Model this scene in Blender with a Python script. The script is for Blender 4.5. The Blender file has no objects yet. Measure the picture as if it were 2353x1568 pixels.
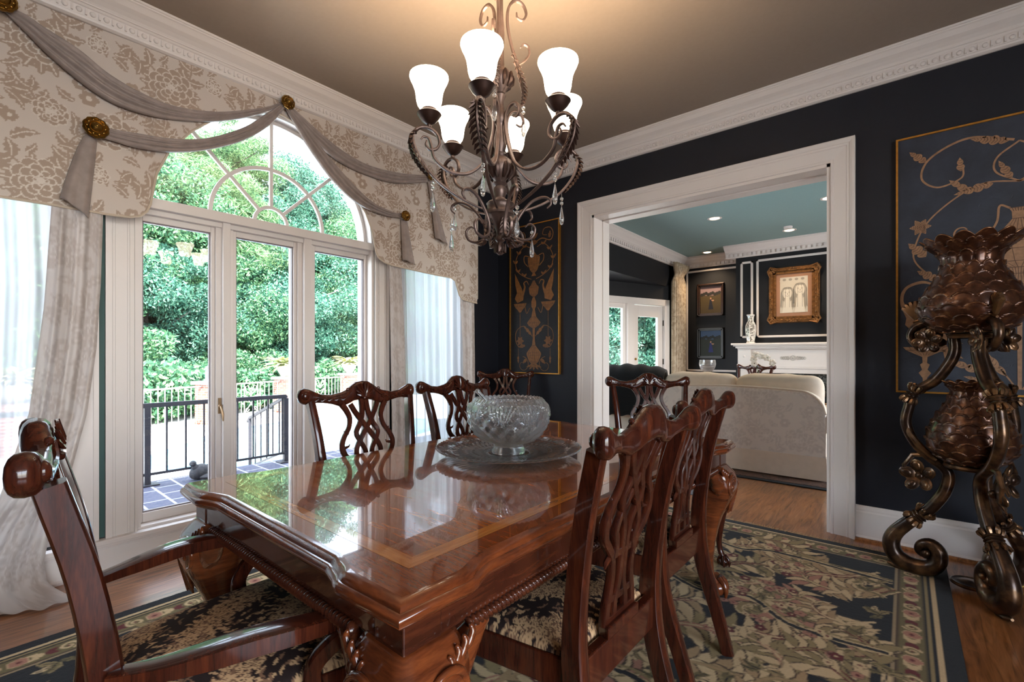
import bpy, bmesh, math, random
import numpy as np
from mathutils import Vector, Matrix
from math import sin, cos, pi, radians, sqrt, atan2, exp
random.seed(7); RNG = np.random.RandomState(11)
scene = bpy.context.scene
COL = scene.collection

# ------------------------------------------------------------------ mesh builder
def lerp(a, b, t): return a + (b - a) * t
def interp(tab, x):
    if x <= tab[0][0]: return tab[0][1]
    for (a, va), (b, vb) in zip(tab, tab[1:]):
        if x <= b:
            return va + (vb - va) * (x - a) / (b - a)
    return tab[-1][1]
def smooth_path(pts, n=8, closed=False):
    """Catmull-Rom through the points (any dimension)."""
    P = [np.array(p, float) for p in pts]; out = []
    m = len(P)
    rng = range(m) if closed else range(m - 1)
    for i in rng:
        p0 = P[(i - 1) % m] if closed or i > 0 else 2 * P[0] - P[1]
        p1 = P[i]; p2 = P[(i + 1) % m]
        p3 = P[(i + 2) % m] if closed or i + 2 < m else 2 * P[-1] - P[-2]
        for k in range(n):
            t = k / n
            out.append(0.5 * ((2 * p1) + (-p0 + p2) * t + (2 * p0 - 5 * p1 + 4 * p2 - p3) * t * t + (-p0 + 3 * p1 - 3 * p2 + p3) * t ** 3))
    if not closed: out.append(P[-1])
    return [tuple(q) for q in out]
def circle_prof(n): return [(cos(2 * pi * k / n), sin(2 * pi * k / n)) for k in range(n)]
RECT = [(1, .55), (.8, 1), (-.8, 1), (-1, .55), (-1, -.55), (-.8, -1), (.8, -1), (1, -.55)]

class MB:
    def __init__(s): s.v = []; s.f = []; s.m = []; s.s = []
    def add(s, vs, fs, mi=0, smooth=True):
        b = len(s.v); s.v.extend([tuple(map(float, p)) for p in vs])
        for f in fs: s.f.append(tuple(b + i for i in f)); s.m.append(mi); s.s.append(smooth)
        return s
    def box(s, lo, hi, mi=0):
        x0, y0, z0 = lo; x1, y1, z1 = hi
        if x0 > x1: x0, x1 = x1, x0
        if y0 > y1: y0, y1 = y1, y0
        if z0 > z1: z0, z1 = z1, z0
        vs = [(x0, y0, z0), (x1, y0, z0), (x1, y1, z0), (x0, y1, z0), (x0, y0, z1), (x1, y0, z1), (x1, y1, z1), (x0, y1, z1)]
        return s.add(vs, [(0, 3, 2, 1), (4, 5, 6, 7), (0, 1, 5, 4), (1, 2, 6, 5), (2, 3, 7, 6), (3, 0, 4, 7)], mi, False)
    def prism(s, poly, axis, a, b, mi=0, smooth=False):
        """poly: 2D points; axis 'x': (y,z), 'y': (x,z), 'z': (x,y); extruded from a to b."""
        ar = sum(p[0] * q[1] - q[0] * p[1] for p, q in zip(poly, poly[1:] + poly[:1]))
        if ar < 0: poly = poly[::-1]
        def mk(p, h):
            return (h, p[0], p[1]) if axis == 'x' else (p[0], h, p[1]) if axis == 'y' else (p[0], p[1], h)
        if a > b: a, b = b, a
        n = len(poly); vs = [mk(p, a) for p in poly] + [mk(p, b) for p in poly]
        fs = [tuple(range(n))[::-1], tuple(range(n, 2 * n))] + [(i, (i + 1) % n, n + (i + 1) % n, n + i) for i in range(n)]
        if axis == 'y': fs = [f[::-1] for f in fs]
        b0 = len(s.v); s.add(vs, fs, mi, smooth)
        s.s[-(n + 2)] = False; s.s[-(n + 1)] = False
        return s
    def lathe(s, prof, n=24, c=(0, 0, 0), mi=0, axis=None, rad=None, ph=0):
        """prof: (r,z) list.  rad(theta,i)-> multiplier."""
        M = None
        if axis is not None:
            q = Vector((0, 0, 1)).rotation_difference(Vector(axis)); M = q.to_matrix()
        vs = []
        for i, (r, z) in enumerate(prof):
            for k in range(n):
                t = 2 * pi * k / n + ph; rr = r * (rad(t, i) if rad else 1)
                p = Vector((rr * cos(t), rr * sin(t), z))
                if M: p = M @ p
                vs.append((p.x + c[0], p.y + c[1], p.z + c[2]))
        fs = []
        for i in range(len(prof) - 1):
            for k in range(n):
                fs.append((i * n + k, i * n + (k + 1) % n, (i + 1) * n + (k + 1) % n, (i + 1) * n + k))
        if prof[0][0] > 1e-6: fs.append(tuple(range(n))[::-1])
        if prof[-1][0] > 1e-6: fs.append(tuple((len(prof) - 1) * n + k for k in range(n)))
        return s.add(vs, fs, mi)
    def tube(s, path, r, n=8, prof=None, w=1.0, h=1.0, up=(0, 0, 1), closed=False, mi=0, caps=True):
        P = [Vector(p) for p in path]; m = len(P)
        R = r if isinstance(r, (list, tuple)) else [r] * m
        if len(R) != m: R = [interp([(k / (len(R) - 1), q) for k, q in enumerate(R)], i / (m - 1)) for i in range(m)]
        pr = prof or circle_prof(n); n = len(pr)
        U = Vector(up); vs = []; prevN = None
        for i in range(m):
            if closed: T = P[(i + 1) % m] - P[i - 1]
            else: T = P[min(i + 1, m - 1)] - P[max(i - 1, 0)]
            if T.length < 1e-9: T = Vector((0, 0, 1))
            T.normalize()
            if prevN is None:
                N = U - T * U.dot(T)
                if N.length < 1e-3: N = Vector((1, 0, 0)) - T * T.x
                if N.length < 1e-3: N = Vector((0, 1, 0)) - T * T.y
            else: N = prevN - T * prevN.dot(T)
            N.normalize(); prevN = N; B = T.cross(N)
            for (a, b) in pr:
                q = P[i] + N * (a * R[i] * w) + B * (b * R[i] * h); vs.append(q[:])
        fs = []
        for i in range(m if closed else m - 1):
            j = (i + 1) % m
            for k in range(n): fs.append((i * n + k, i * n + (k + 1) % n, j * n + (k + 1) % n, j * n + k))
        if caps and not closed:
            fs.append(tuple(range(n))[::-1]); fs.append(tuple((m - 1) * n + k for k in range(n)))
        return s.add(vs, fs, mi)
    def grid(s, fn, nu, nv, cu=False, cv=False, mi=0):
        vs = [fn(i / (nu if cu else nu - 1), j / (nv if cv else nv - 1)) for j in range(nv) for i in range(nu)]
        fs = []
        for j in range(nv if cv else nv - 1):
            for i in range(nu if cu else nu - 1):
                a = j * nu + i; b = j * nu + (i + 1) % nu; c = ((j + 1) % nv) * nu + (i + 1) % nu; d = ((j + 1) % nv) * nu + i
                fs.append((a, b, c, d))
        return s.add(vs, fs, mi)
    def ball(s, c, r, nu=14, nv=8, mi=0, M=None):
        if not isinstance(r, (tuple, list)): r = (r, r, r)
        vs = []; fs = []
        for j in range(1, nv):
            ph = -pi / 2 + pi * j / nv
            for k in range(nu):
                t = 2 * pi * k / nu
                p = Vector((r[0] * cos(ph) * cos(t), r[1] * cos(ph) * sin(t), r[2] * sin(ph)))
                if M: p = M @ p
                vs.append((c[0] + p.x, c[1] + p.y, c[2] + p.z))
        for sgn in (-1, 1):
            p = Vector((0, 0, sgn * r[2])); p = M @ p if M else p
            vs.append((c[0] + p.x, c[1] + p.y, c[2] + p.z))
        S = len(vs) - 2; N = S + 1
        for j in range(nv - 2):
            for k in range(nu): fs.append((j * nu + k, j * nu + (k + 1) % nu, (j + 1) * nu + (k + 1) % nu, (j + 1) * nu + k))
        for k in range(nu):
            fs.append((S, (k + 1) % nu, k)); fs.append((N, (nv - 2) * nu + k, (nv - 2) * nu + (k + 1) % nu))
        return s.add(vs, fs, mi)
    def merge(s, o, M=None):
        vs = [(M @ Vector(p))[:] for p in o.v] if M else o.v
        b = len(s.v); s.v.extend(vs)
        for f, m, sm in zip(o.f, o.m, o.s): s.f.append(tuple(b + i for i in f)); s.m.append(m); s.s.append(sm)
        return s
    def build(s, name, mats, parent=None, angle=40, col=None, kind=None, bevel=0, flat=False):
        me = bpy.data.meshes.new(name); me.from_pydata(s.v, [], s.f)
        if not isinstance(mats, (list, tuple)): mats = [mats]
        for m in mats: me.materials.append(m)
        me.polygons.foreach_set('material_index', s.m)
        me.polygons.foreach_set('use_smooth', [False if flat else x for x in s.s])
        me.validate(); me.update()
        if not flat and angle < 179:
            bm = bmesh.new(); bm.from_mesh(me); ca = radians(angle)
            for e in bm.edges:
                if len(e.link_faces) == 2 and e.calc_face_angle(0) > ca: e.smooth = False
            bm.to_mesh(me); bm.free()
        if col is not None:
            a = me.color_attributes.new('Col', 'FLOAT_COLOR', 'POINT')
            a.data.foreach_set('color', np.asarray(col, dtype=np.float32).ravel())
        o = bpy.data.objects.new(name, me); COL.objects.link(o)
        if parent is not None: o.parent = parent
        if kind: o['kind'] = kind
        if bevel:
            b = o.modifiers.new('edge', 'BEVEL'); b.width = bevel; b.segments = 2; b.limit_method = 'ANGLE'; b.angle_limit = radians(50)
            b.harden_normals = False
        return o

def tag(o, label=None, cat=None, group=None, kind=None):
    if label: o['label'] = label
    if cat: o['category'] = cat
    if group: o['group'] = group
    if kind: o['kind'] = kind
    return o
def thing(name, label, cat, loc=(0, 0, 0), rz=0, group=None):
    o = bpy.data.objects.new(name, None); COL.objects.link(o); o.empty_display_size = .1
    o.location = loc; o.rotation_euler = (0, 0, rz)
    return tag(o, label, cat, group)
def children_of(o): return [c for c in bpy.data.objects if c.parent == o]
def copy_tree(o, parent=None):
    kids = children_of(o)
    c = o.copy(); COL.objects.link(c)
    if parent is not None: c.parent = parent
    for ch in kids: copy_tree(ch, c)
    return c

# ------------------------------------------------------------------ materials
class NT:
    def __init__(s, name):
        s.mat = bpy.data.materials.new(name); s.mat.use_nodes = True
        s.t = s.mat.node_tree; s.t.nodes.clear()
        s.out = s.n('ShaderNodeOutputMaterial')
    def n(s, ty, **kw):
        o = s.t.nodes.new(ty)
        for k, v in kw.items():
            if k in o.inputs: o.inputs[k].default_value = v
            else: setattr(o, k, v)
        return o
    def l(s, a, b): s.t.links.new(a, b)
    def done(s, sh): s.l(sh, s.out.inputs['Surface']); return s.mat
def c4(c): return (c[0], c[1], c[2], 1)
def srgb(r, g, b):
    f = lambda u: (u / 255 / 12.92) if u / 255 <= .04045 else ((u / 255 + .055) / 1.055) ** 2.4
    return (f(r), f(g), f(b))
def ramp(N, stops, fac):
    r = N.n('ShaderNodeValToRGB'); e = r.color_ramp.elements
    while len(e) < len(stops): e.new(.5)
    for q, (p, c) in zip(e, stops): q.position = p; q.color = c4(c)
    N.l(fac, r.inputs['Fac']); return r.outputs['Color']
def coords(N, scale=(1, 1, 1), rot=(0, 0, 0), kind='Object'):
    tc = N.n('ShaderNodeTexCoord'); mp = N.n('ShaderNodeMapping')
    mp.inputs['Scale'].default_value = scale; mp.inputs['Rotation'].default_value = rot
    N.l(tc.outputs[kind], mp.inputs['Vector']); return mp.outputs['Vector']
def noise(N, vec, scale=5, detail=4, rough=.5, dist=0):
    t = N.n('ShaderNodeTexNoise'); t.inputs['Scale'].default_value = scale; t.inputs['Detail'].default_value = detail
    t.inputs['Roughness'].default_value = rough; t.inputs['Distortion'].default_value = dist
    if vec is not None: N.l(vec, t.inputs['Vector'])
    return t.outputs['Fac']
def bump(N, fac, strength=.2, dist=.01):
    b = N.n('ShaderNodeBump', invert=strength < 0); strength = abs(strength); b.inputs['Strength'].default_value = strength; b.inputs['Distance'].default_value = dist
    N.l(fac, b.inputs['Height']); return b.outputs['Normal']
def princ(N, **kw):
    p = N.n('ShaderNodeBsdfPrincipled')
    for k, v in kw.items():
        k = k.replace('_', ' ')
        if isinstance(v, tuple) and len(v) == 3 and k in ('Base Color', 'Emission Color', 'Specular Tint', 'Sheen Tint', 'Coat Tint'): v = c4(v)
        p.inputs[k].default_value = v
    return p
def plain(name, col, rough=.5, metal=0, nscale=0, namp=.12, bstr=0, bscale=60, coat=0, spec=.5, sheen=0):
    N = NT(name); p = princ(N, Base_Color=col, Roughness=rough, Metallic=metal, Coat_Weight=coat, Specular_IOR_Level=spec, Sheen_Weight=sheen)
    if nscale:
        f = noise(N, coords(N), nscale, 4)
        cc = ramp(N, [(.25, tuple(x * (1 - namp) for x in col)), (.75, tuple(min(1, x * (1 + namp)) for x in col))], f)
        N.l(cc, p.inputs['Base Color'])
    if bstr:
        N.l(bump(N, noise(N, coords(N), bscale, 3), bstr, .004), p.inputs['Normal'])
    return N.done(p.outputs[0])
def wood(name, dark, mid, light, rough=.2, scale=(14, 1.4, 14), rot=(0, 0, 0), coat=.5, wav=2.2, coatr=.06, spec=.15):
    N = NT(name); v = coords(N, scale, rot)
    f = noise(N, v, 1.6, 6, .62, wav)
    f2 = noise(N, coords(N, tuple(x * 7 for x in scale), rot), 1.4, 3, .5, .3)
    mix = N.n('ShaderNodeMath', operation='MULTIPLY_ADD'); N.l(f2, mix.inputs[0]); mix.inputs[1].default_value = .35
    N.l(f, mix.inputs[2])
    cc = ramp(N, [(.45, dark), (.66, mid), (.9, light)], mix.outputs[0])
    p = princ(N, Roughness=rough, Coat_Weight=coat, Coat_Roughness=coatr, Specular_IOR_Level=spec)
    N.l(cc, p.inputs['Base Color'])
    return N.done(p.outputs[0])
def vcol(name, rough=.8, sheen=0, spec=.3, bstr=0, bscale=300, translucent=0):
    N = NT(name); a = N.n('ShaderNodeVertexColor', layer_name='Col')
    p = princ(N, Roughness=rough, Sheen_Weight=sheen, Specular_IOR_Level=spec); N.l(a.outputs['Color'], p.inputs['Base Color'])
    if bstr: N.l(bump(N, noise(N, coords(N), bscale, 2), bstr, .003), p.inputs['Normal'])
    return N.done(p.outputs[0])

M = {}
M['mahogany'] = wood('mahogany', srgb(36, 15, 10), srgb(56, 24, 15), srgb(82, 38, 21), .22, (30, 30, 2.5), coat=.6, wav=.5)
M['mahogany_dark'] = wood('dark mahogany', srgb(44, 19, 12), srgb(62, 29, 18), srgb(84, 42, 24), .22, (3, 3, 26), coat=.6, wav=.5)
M['table_field'] = wood('flame mahogany veneer', srgb(84, 40, 16), srgb(130, 66, 26), srgb(176, 100, 42), .16, (1.6, 11, 10), coat=1, wav=.9, coatr=.015)
M['table_border'] = wood('table border veneer', srgb(96, 46, 20), srgb(122, 60, 26), srgb(142, 74, 33), .16, (5, 60, 40), coat=1, wav=.4, coatr=.015)
M['table_band_x'] = wood('satinwood band cross', srgb(136, 78, 32), srgb(168, 102, 44), srgb(190, 124, 58), .16, (34, 3, 34), coat=1, coatr=.015, wav=.6)
M['table_band_y'] = wood('satinwood band', srgb(136, 78, 32), srgb(168, 102, 44), srgb(190, 124, 58), .16, (3, 34, 34), coat=1, coatr=.015, wav=.6)
M['table_edge'] = wood('table edge wood', srgb(70, 33, 18), srgb(96, 47, 24), srgb(122, 64, 32), .2, (4, 4, 30), coat=.9, coatr=.05, wav=.4)
M['white_trim'] = plain('white trim paint', srgb(218, 210, 205), .4)
M['ceiling_paint'] = plain('taupe ceiling paint', srgb(146, 132, 120), .85, nscale=40, namp=.03, bstr=.05, bscale=250)
M['teal_ceiling'] = plain('pale teal ceiling paint', srgb(134, 160, 158), .85, nscale=40, namp=.03)
M['navy_wall'] = plain('midnight navy wall paint', srgb(26, 28, 36), .5, nscale=5, namp=.06, bstr=.12, bscale=220, spec=.35)
M['teal_wall'] = plain('dark green paint line', srgb(52, 84, 80), .6)
M['black_wall'] = plain('near black wall paint', srgb(22, 23, 27), .6, nscale=5, namp=.1, spec=.3)
M['brass'] = plain('aged brass', srgb(150, 116, 58), .32, 1, nscale=30, namp=.3)
M['gold_paint'] = plain('gold frame paint', srgb(196, 138, 58), .35, .7, nscale=40, namp=.2)
M['iron'] = plain('bronzed iron', srgb(106, 88, 82), .42, .65, nscale=22, namp=.35, bstr=.15, bscale=120)
M['iron_dark'] = plain('dark bronzed iron', srgb(66, 48, 42), .4, .65, nscale=25, namp=.35)
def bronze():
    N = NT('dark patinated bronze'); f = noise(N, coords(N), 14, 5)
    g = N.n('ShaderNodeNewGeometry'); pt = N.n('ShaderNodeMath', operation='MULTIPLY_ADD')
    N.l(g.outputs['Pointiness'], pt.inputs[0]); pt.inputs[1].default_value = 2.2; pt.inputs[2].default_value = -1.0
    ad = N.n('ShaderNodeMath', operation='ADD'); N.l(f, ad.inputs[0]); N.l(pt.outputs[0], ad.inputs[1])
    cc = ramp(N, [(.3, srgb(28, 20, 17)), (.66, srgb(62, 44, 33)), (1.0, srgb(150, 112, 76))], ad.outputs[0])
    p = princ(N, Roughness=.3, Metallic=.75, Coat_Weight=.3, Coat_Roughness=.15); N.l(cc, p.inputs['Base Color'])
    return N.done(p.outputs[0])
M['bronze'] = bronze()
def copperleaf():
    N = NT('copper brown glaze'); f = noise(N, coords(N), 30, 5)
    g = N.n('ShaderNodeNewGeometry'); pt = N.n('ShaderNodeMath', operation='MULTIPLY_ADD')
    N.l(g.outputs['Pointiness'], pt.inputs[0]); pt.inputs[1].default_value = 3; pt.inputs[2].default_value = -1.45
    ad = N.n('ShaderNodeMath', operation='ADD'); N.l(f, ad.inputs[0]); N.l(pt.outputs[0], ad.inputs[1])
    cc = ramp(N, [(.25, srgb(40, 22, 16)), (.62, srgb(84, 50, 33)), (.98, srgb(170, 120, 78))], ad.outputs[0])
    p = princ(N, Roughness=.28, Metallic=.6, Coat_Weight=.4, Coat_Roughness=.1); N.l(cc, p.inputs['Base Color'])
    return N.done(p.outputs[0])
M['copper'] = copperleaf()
def thin_glass(name, tint=(1, 1, 1), ior=1.5):
    N = NT(name); tr = N.n('ShaderNodeBsdfTransparent'); tr.inputs['Color'].default_value = c4(tint)
    gl = N.n('ShaderNodeBsdfGlossy'); gl.inputs['Roughness'].default_value = 0.0
    lw = N.n('ShaderNodeLayerWeight'); lw.inputs['Blend'].default_value = .5; pw = N.n('ShaderNodeMath', operation='POWER'); pw.inputs[1].default_value = 4.5; N.l(lw.outputs['Facing'], pw.inputs[0])
    fr = N.n('ShaderNodeMath', operation='MULTIPLY_ADD', use_clamp=True); fr.inputs[1].default_value = .9; fr.inputs[2].default_value = ((ior - 1) / (ior + 1)) ** 2; N.l(pw.outputs[0], fr.inputs[0])
    mx = N.n('ShaderNodeMixShader'); N.l(fr.outputs[0], mx.inputs[0]); N.l(tr.outputs[0], mx.inputs[1]); N.l(gl.outputs[0], mx.inputs[2])
    return N.done(mx.outputs[0])
M['pane'] = thin_glass('window pane glass', (.97, .985, .985), 1.7)
def crystal(name, ior=1.5, tl=.17):
    N = NT(name); g = N.n('ShaderNodeBsdfGlass'); g.inputs['IOR'].default_value = ior; g.inputs['Roughness'].default_value = .02
    g.inputs['Color'].default_value = (.99, .995, 1, 1)
    t = N.n('ShaderNodeBsdfTransparent'); d = N.n('ShaderNodeBsdfTranslucent'); d.inputs['Color'].default_value = (.95, .96, 1, 1)
    m1 = N.n('ShaderNodeMixShader'); m1.inputs[0].default_value = .10; N.l(g.outputs[0], m1.inputs[1]); N.l(t.outputs[0], m1.inputs[2])
    m2 = N.n('ShaderNodeMixShader'); m2.inputs[0].default_value = tl; N.l(m1.outputs[0], m2.inputs[1]); N.l(d.outputs[0], m2.inputs[2])
    return N.done(m2.outputs[0])
M['crystal'] = crystal('cut crystal'); M['crystal_plate'] = crystal('pressed glass', tl=.09)
def emis(name, col, st, base=(.9, .88, .84)):
    N = NT(name); p = princ(N, Base_Color=base, Roughness=.3, Emission_Color=col, Emission_Strength=st); return N.done(p.outputs[0])
M['shade_glass'] = emis('lit frosted glass', (1, .85, .66), 3.2)
M['can_glow'] = emis('recessed lamp glow', (1, .78, .52), 3.5)
M['lantern_glass'] = plain('blue grey lantern glass', srgb(120, 170, 200), .1)
def sheer(name, col, transp=.3, trl=.5):
    N = NT(name); a = N.n('ShaderNodeVertexColor', layer_name='Col')
    d = N.n('ShaderNodeBsdfDiffuse'); tl = N.n('ShaderNodeBsdfTranslucent'); tp = N.n('ShaderNodeBsdfTransparent')
    mc = N.n('ShaderNodeMix', data_type='RGBA', blend_type='MULTIPLY'); mc.inputs[0].default_value = 1
    mc.inputs[6].default_value = c4(col); N.l(a.outputs['Color'], mc.inputs[7])
    N.l(mc.outputs[2], d.inputs['Color']); N.l(mc.outputs[2], tl.inputs['Color'])
    m1 = N.n('ShaderNodeMixShader'); m1.inputs[0].default_value = trl; N.l(d.outputs[0], m1.inputs[1]); N.l(tl.outputs[0], m1.inputs[2])
    m2 = N.n('ShaderNodeMixShader'); m2.inputs[0].default_value = transp; N.l(m1.outputs[0], m2.inputs[1]); N.l(tp.outputs[0], m2.inputs[2])
    return N.done(m2.outputs[0])
M['sheer'] = sheer('sheer voile', srgb(196, 196, 200), .12, .6)
M['drape'] = sheer('damask drape', srgb(205, 196, 190), .06, .25)
M['damask'] = vcol('cream damask', .55, sheen=.15, bstr=.08)
M['swag'] = plain('grey mauve scarf', srgb(148, 134, 128), .6, nscale=18, namp=.2, sheen=.2)
M['rug'] = vcol('wool pile rug', .95, sheen=.1, spec=.05, bstr=.5, bscale=260)
M['seat_fabric'] = vcol('black and gold tapestry', .8, spec=.15, bstr=.25, bscale=500)
M['sofa'] = vcol('ivory damask upholstery', .75, sheen=.15, spec=.15)
M['sofa_plain'] = plain('ivory cotton', srgb(222, 206, 188), .8, nscale=16, namp=.05, bstr=.25, bscale=14, sheen=.1)
M['fur'] = plain('black faux fur', srgb(8, 9, 11), .95, nscale=30, namp=.4, bstr=.8, bscale=90, sheen=.1)
M['fringe'] = plain('rug fringe cotton', srgb(178, 148, 112), .9, nscale=50, namp=.25)
def floor_mat():
    N = NT('oak strip floor'); tc = N.n('ShaderNodeTexCoord')
    mp = N.n('ShaderNodeMapping'); mp.inputs['Rotation'].default_value = (0, 0, pi / 2); N.l(tc.outputs['Object'], mp.inputs['Vector'])
    br = N.n('ShaderNodeTexBrick'); br.inputs['Scale'].default_value = 1; br.inputs['Brick Width'].default_value = 1.1
    br.inputs['Row Height'].default_value = .083; br.inputs['Mortar Size'].default_value = .0012; br.inputs['Mortar Smooth'].default_value = .2
    br.inputs['Color1'].default_value = (.2, .2, .2, 1); br.inputs['Color2'].default_value = (.8, .8, .8, 1); br.inputs['Mortar'].default_value = (0, 0, 0, 1)
    br.offset = .37; N.l(mp.outputs[0], br.inputs['Vector'])
    ad = N.n('ShaderNodeVectorMath', operation='ADD'); sc = N.n('ShaderNodeVectorMath', operation='SCALE'); sc.inputs['Scale'].default_value = 7
    N.l(br.outputs['Color'], sc.inputs[0]); N.l(tc.outputs['Object'], ad.inputs[0]); N.l(sc.outputs[0], ad.inputs[1])
    m2 = N.n('ShaderNodeMapping'); m2.inputs['Scale'].default_value = (16, 1.5, 16); N.l(ad.outputs[0], m2.inputs['Vector'])
    f = noise(N, m2.outputs[0], 1.6, 6, .6, 1.8)
    cc = ramp(N, [(.32, srgb(100, 60, 32)), (.5, srgb(150, 94, 52)), (.72, srgb(180, 120, 72))], f)
    tone = N.n('ShaderNodeMix', data_type='RGBA', blend_type='MULTIPLY'); tone.inputs[0].default_value = .28
    N.l(cc, tone.inputs[6]); N.l(br.outputs['Color'], tone.inputs[7])
    p = princ(N, Roughness=.3, Coat_Weight=.4, Coat_Roughness=.12); N.l(tone.outputs[2], p.inputs['Base Color'])
    N.l(bump(N, br.outputs['Fac'], -.15, .002), p.inputs['Normal'])
    return N.done(p.outputs[0])
M['floor'] = floor_mat()

# ------------------------------------------------------------------ woven patterns, drawn with numpy into per-vertex colours
class Ras:
    def __init__(s, W, H, px, bg, tile=False):
        s.W, s.H, s.px, s.tile = W, H, px, tile
        s.nx, s.ny = int(round(W / px)), int(round(H / px))
        s.a = np.empty((s.ny, s.nx, 3), np.float32); s.a[:] = bg
    def _fill(s, P, c):
        x0 = max(0, int(P[:, 0].min() / s.px) - 1); x1 = min(s.nx, int(P[:, 0].max() / s.px) + 2)
        y0 = max(0, int(P[:, 1].min() / s.px) - 1); y1 = min(s.ny, int(P[:, 1].max() / s.px) + 2)
        if x1 <= x0 or y1 <= y0: return
        X, Y = np.meshgrid((np.arange(x0, x1) + .5) * s.px, (np.arange(y0, y1) + .5) * s.px)
        ins = np.zeros(X.shape, bool); n = len(P)
        for i in range(n):
            xa, ya = P[i]; xb, yb = P[(i + 1) % n]
            if ya == yb: continue
            cnd = ((ya > Y) != (yb > Y)) & (X < (xb - xa) * (Y - ya) / (yb - ya) + xa)
            ins ^= cnd
        s.a[y0:y1, x0:x1][ins] = c
    def poly(s, pts, c):
        P = np.asarray(pts, float)
        if s.tile:
            for dx in (-s.W, 0, s.W):
                for dy in (-s.H, 0, s.H): s._fill(P + (dx, dy), c)
        else: s._fill(P, c)
    def disc(s, c, r, col, ry=None, n=18):
        s.poly([(c[0] + r * cos(2 * pi * k / n), c[1] + (ry or r) * sin(2 * pi * k / n)) for k in range(n)], col)
    def ribbon(s, pts, w, col):
        P = np.asarray(pts, float); n = len(P)
        T = np.gradient(P, axis=0); T /= np.maximum(1e-9, np.linalg.norm(T, axis=1))[:, None]
        N = np.stack([-T[:, 1], T[:, 0]], 1)
        Wd = np.interp(np.linspace(0, 1, n), np.linspace(0, 1, len(w)), w) if isinstance(w, (list, tuple)) else np.full(n, w)
        for i in range(n - 1):
            s.poly([P[i] + N[i] * Wd[i], P[i + 1] + N[i + 1] * Wd[i + 1], P[i + 1] - N[i + 1] * Wd[i + 1], P[i] - N[i] * Wd[i]], col)
    def leaf(s, b, t, w, col, lobes=0, bend=0.0, vein=None):
        b = np.array(b, float); t = np.array(t, float); d = t - b; L = np.linalg.norm(d); d /= L; nn = np.array([-d[1], d[0]])
        up = []; dn = []; K = 6 * max(1, lobes) if lobes else 12
        for k in range(K + 1):
            u = k / K; env = sin(pi * u ** .75) ** .9 * w
            if lobes: env *= .55 + .45 * abs(sin(pi * u * lobes)) ** .7
            c = b + d * L * u + nn * bend * L * sin(pi * u)
            up.append(c + nn * env); dn.append(c - nn * env)
        s.poly(up + dn[::-1], col)
        if vein is not None:
            s.ribbon([b + d * L * u + nn * bend * L * sin(pi * u) for u in np.linspace(.05, .85, 8)], max(s.px * .8, w * .1), vein)
    def flower(s, c, r, n, pet, mid, out=None, rot=0):
        for k in range(n):
            a = rot + 2 * pi * k / n; q = (c[0] + .6 * r * cos(a), c[1] + .6 * r * sin(a))
            if out is not None: s.disc(q, .52 * r, out)
        for k in range(n):
            a = rot + 2 * pi * k / n; q = (c[0] + .6 * r * cos(a), c[1] + .6 * r * sin(a)); s.disc(q, .42 * r, pet)
        s.disc(c, .3 * r, mid)
    def spiral(s, c, r, a0, turns, w, col, sgn=1, n=40):
        pts = [(c[0] + r * (1 - .85 * u) * cos(a0 + sgn * 2 * pi * turns * u), c[1] + r * (1 - .85 * u) * sin(a0 + sgn * 2 * pi * turns * u)) for u in np.linspace(0, 1, n)]
        s.ribbon(pts, [w, w * .5], col); return pts
    def acanthus(s, spine, n, L, col, col2, vein, w=.32):
        P = np.asarray(smooth_path(spine, 10)); m = len(P)
        s.ribbon(P, [L * .16, L * .05], vein)
        for k in range(n):
            u = .06 + .9 * k / n; i = min(m - 2, int(u * (m - 1))); d = P[i + 1] - P[i]; d /= np.linalg.norm(d); nn = np.array([-d[1], d[0]])
            ll = L * (1.05 - .6 * u) * (.85 + .3 * ((k * 7) % 5) / 5)
            for sg in (1, -1):
                t = P[i] + d * ll * .8 + nn * sg * ll * .62
                s.leaf(P[i], t, ll * w * .62, vein, 0, sg * -.1); s.leaf(P[i], t, ll * w * .5, col if (k + (sg > 0)) % 3 else col2, 0, sg * -.1)
        s.ribbon(P, [L * .1, L * .03], col)
    def sample(s, x, y, box=1):
        a = s.a
        if box > 1:
            k = box; H = (s.ny // k) * k; Wd = (s.nx // k) * k
            a = a[:H, :Wd].reshape(H // k, k, Wd // k, k, 3).mean((1, 3)); px = s.px * k
        else: px = s.px
        i = np.floor(np.asarray(x) / px).astype(int); j = np.floor(np.asarray(y) / px).astype(int)
        if s.tile: i %= a.shape[1]; j %= a.shape[0]
        else: i = np.clip(i, 0, a.shape[1] - 1); j = np.clip(j, 0, a.shape[0] - 1)
        return a[j, i]
def rgba(c): return np.concatenate([c, np.ones(c.shape[:-1] + (1,), np.float32)], -1)

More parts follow.
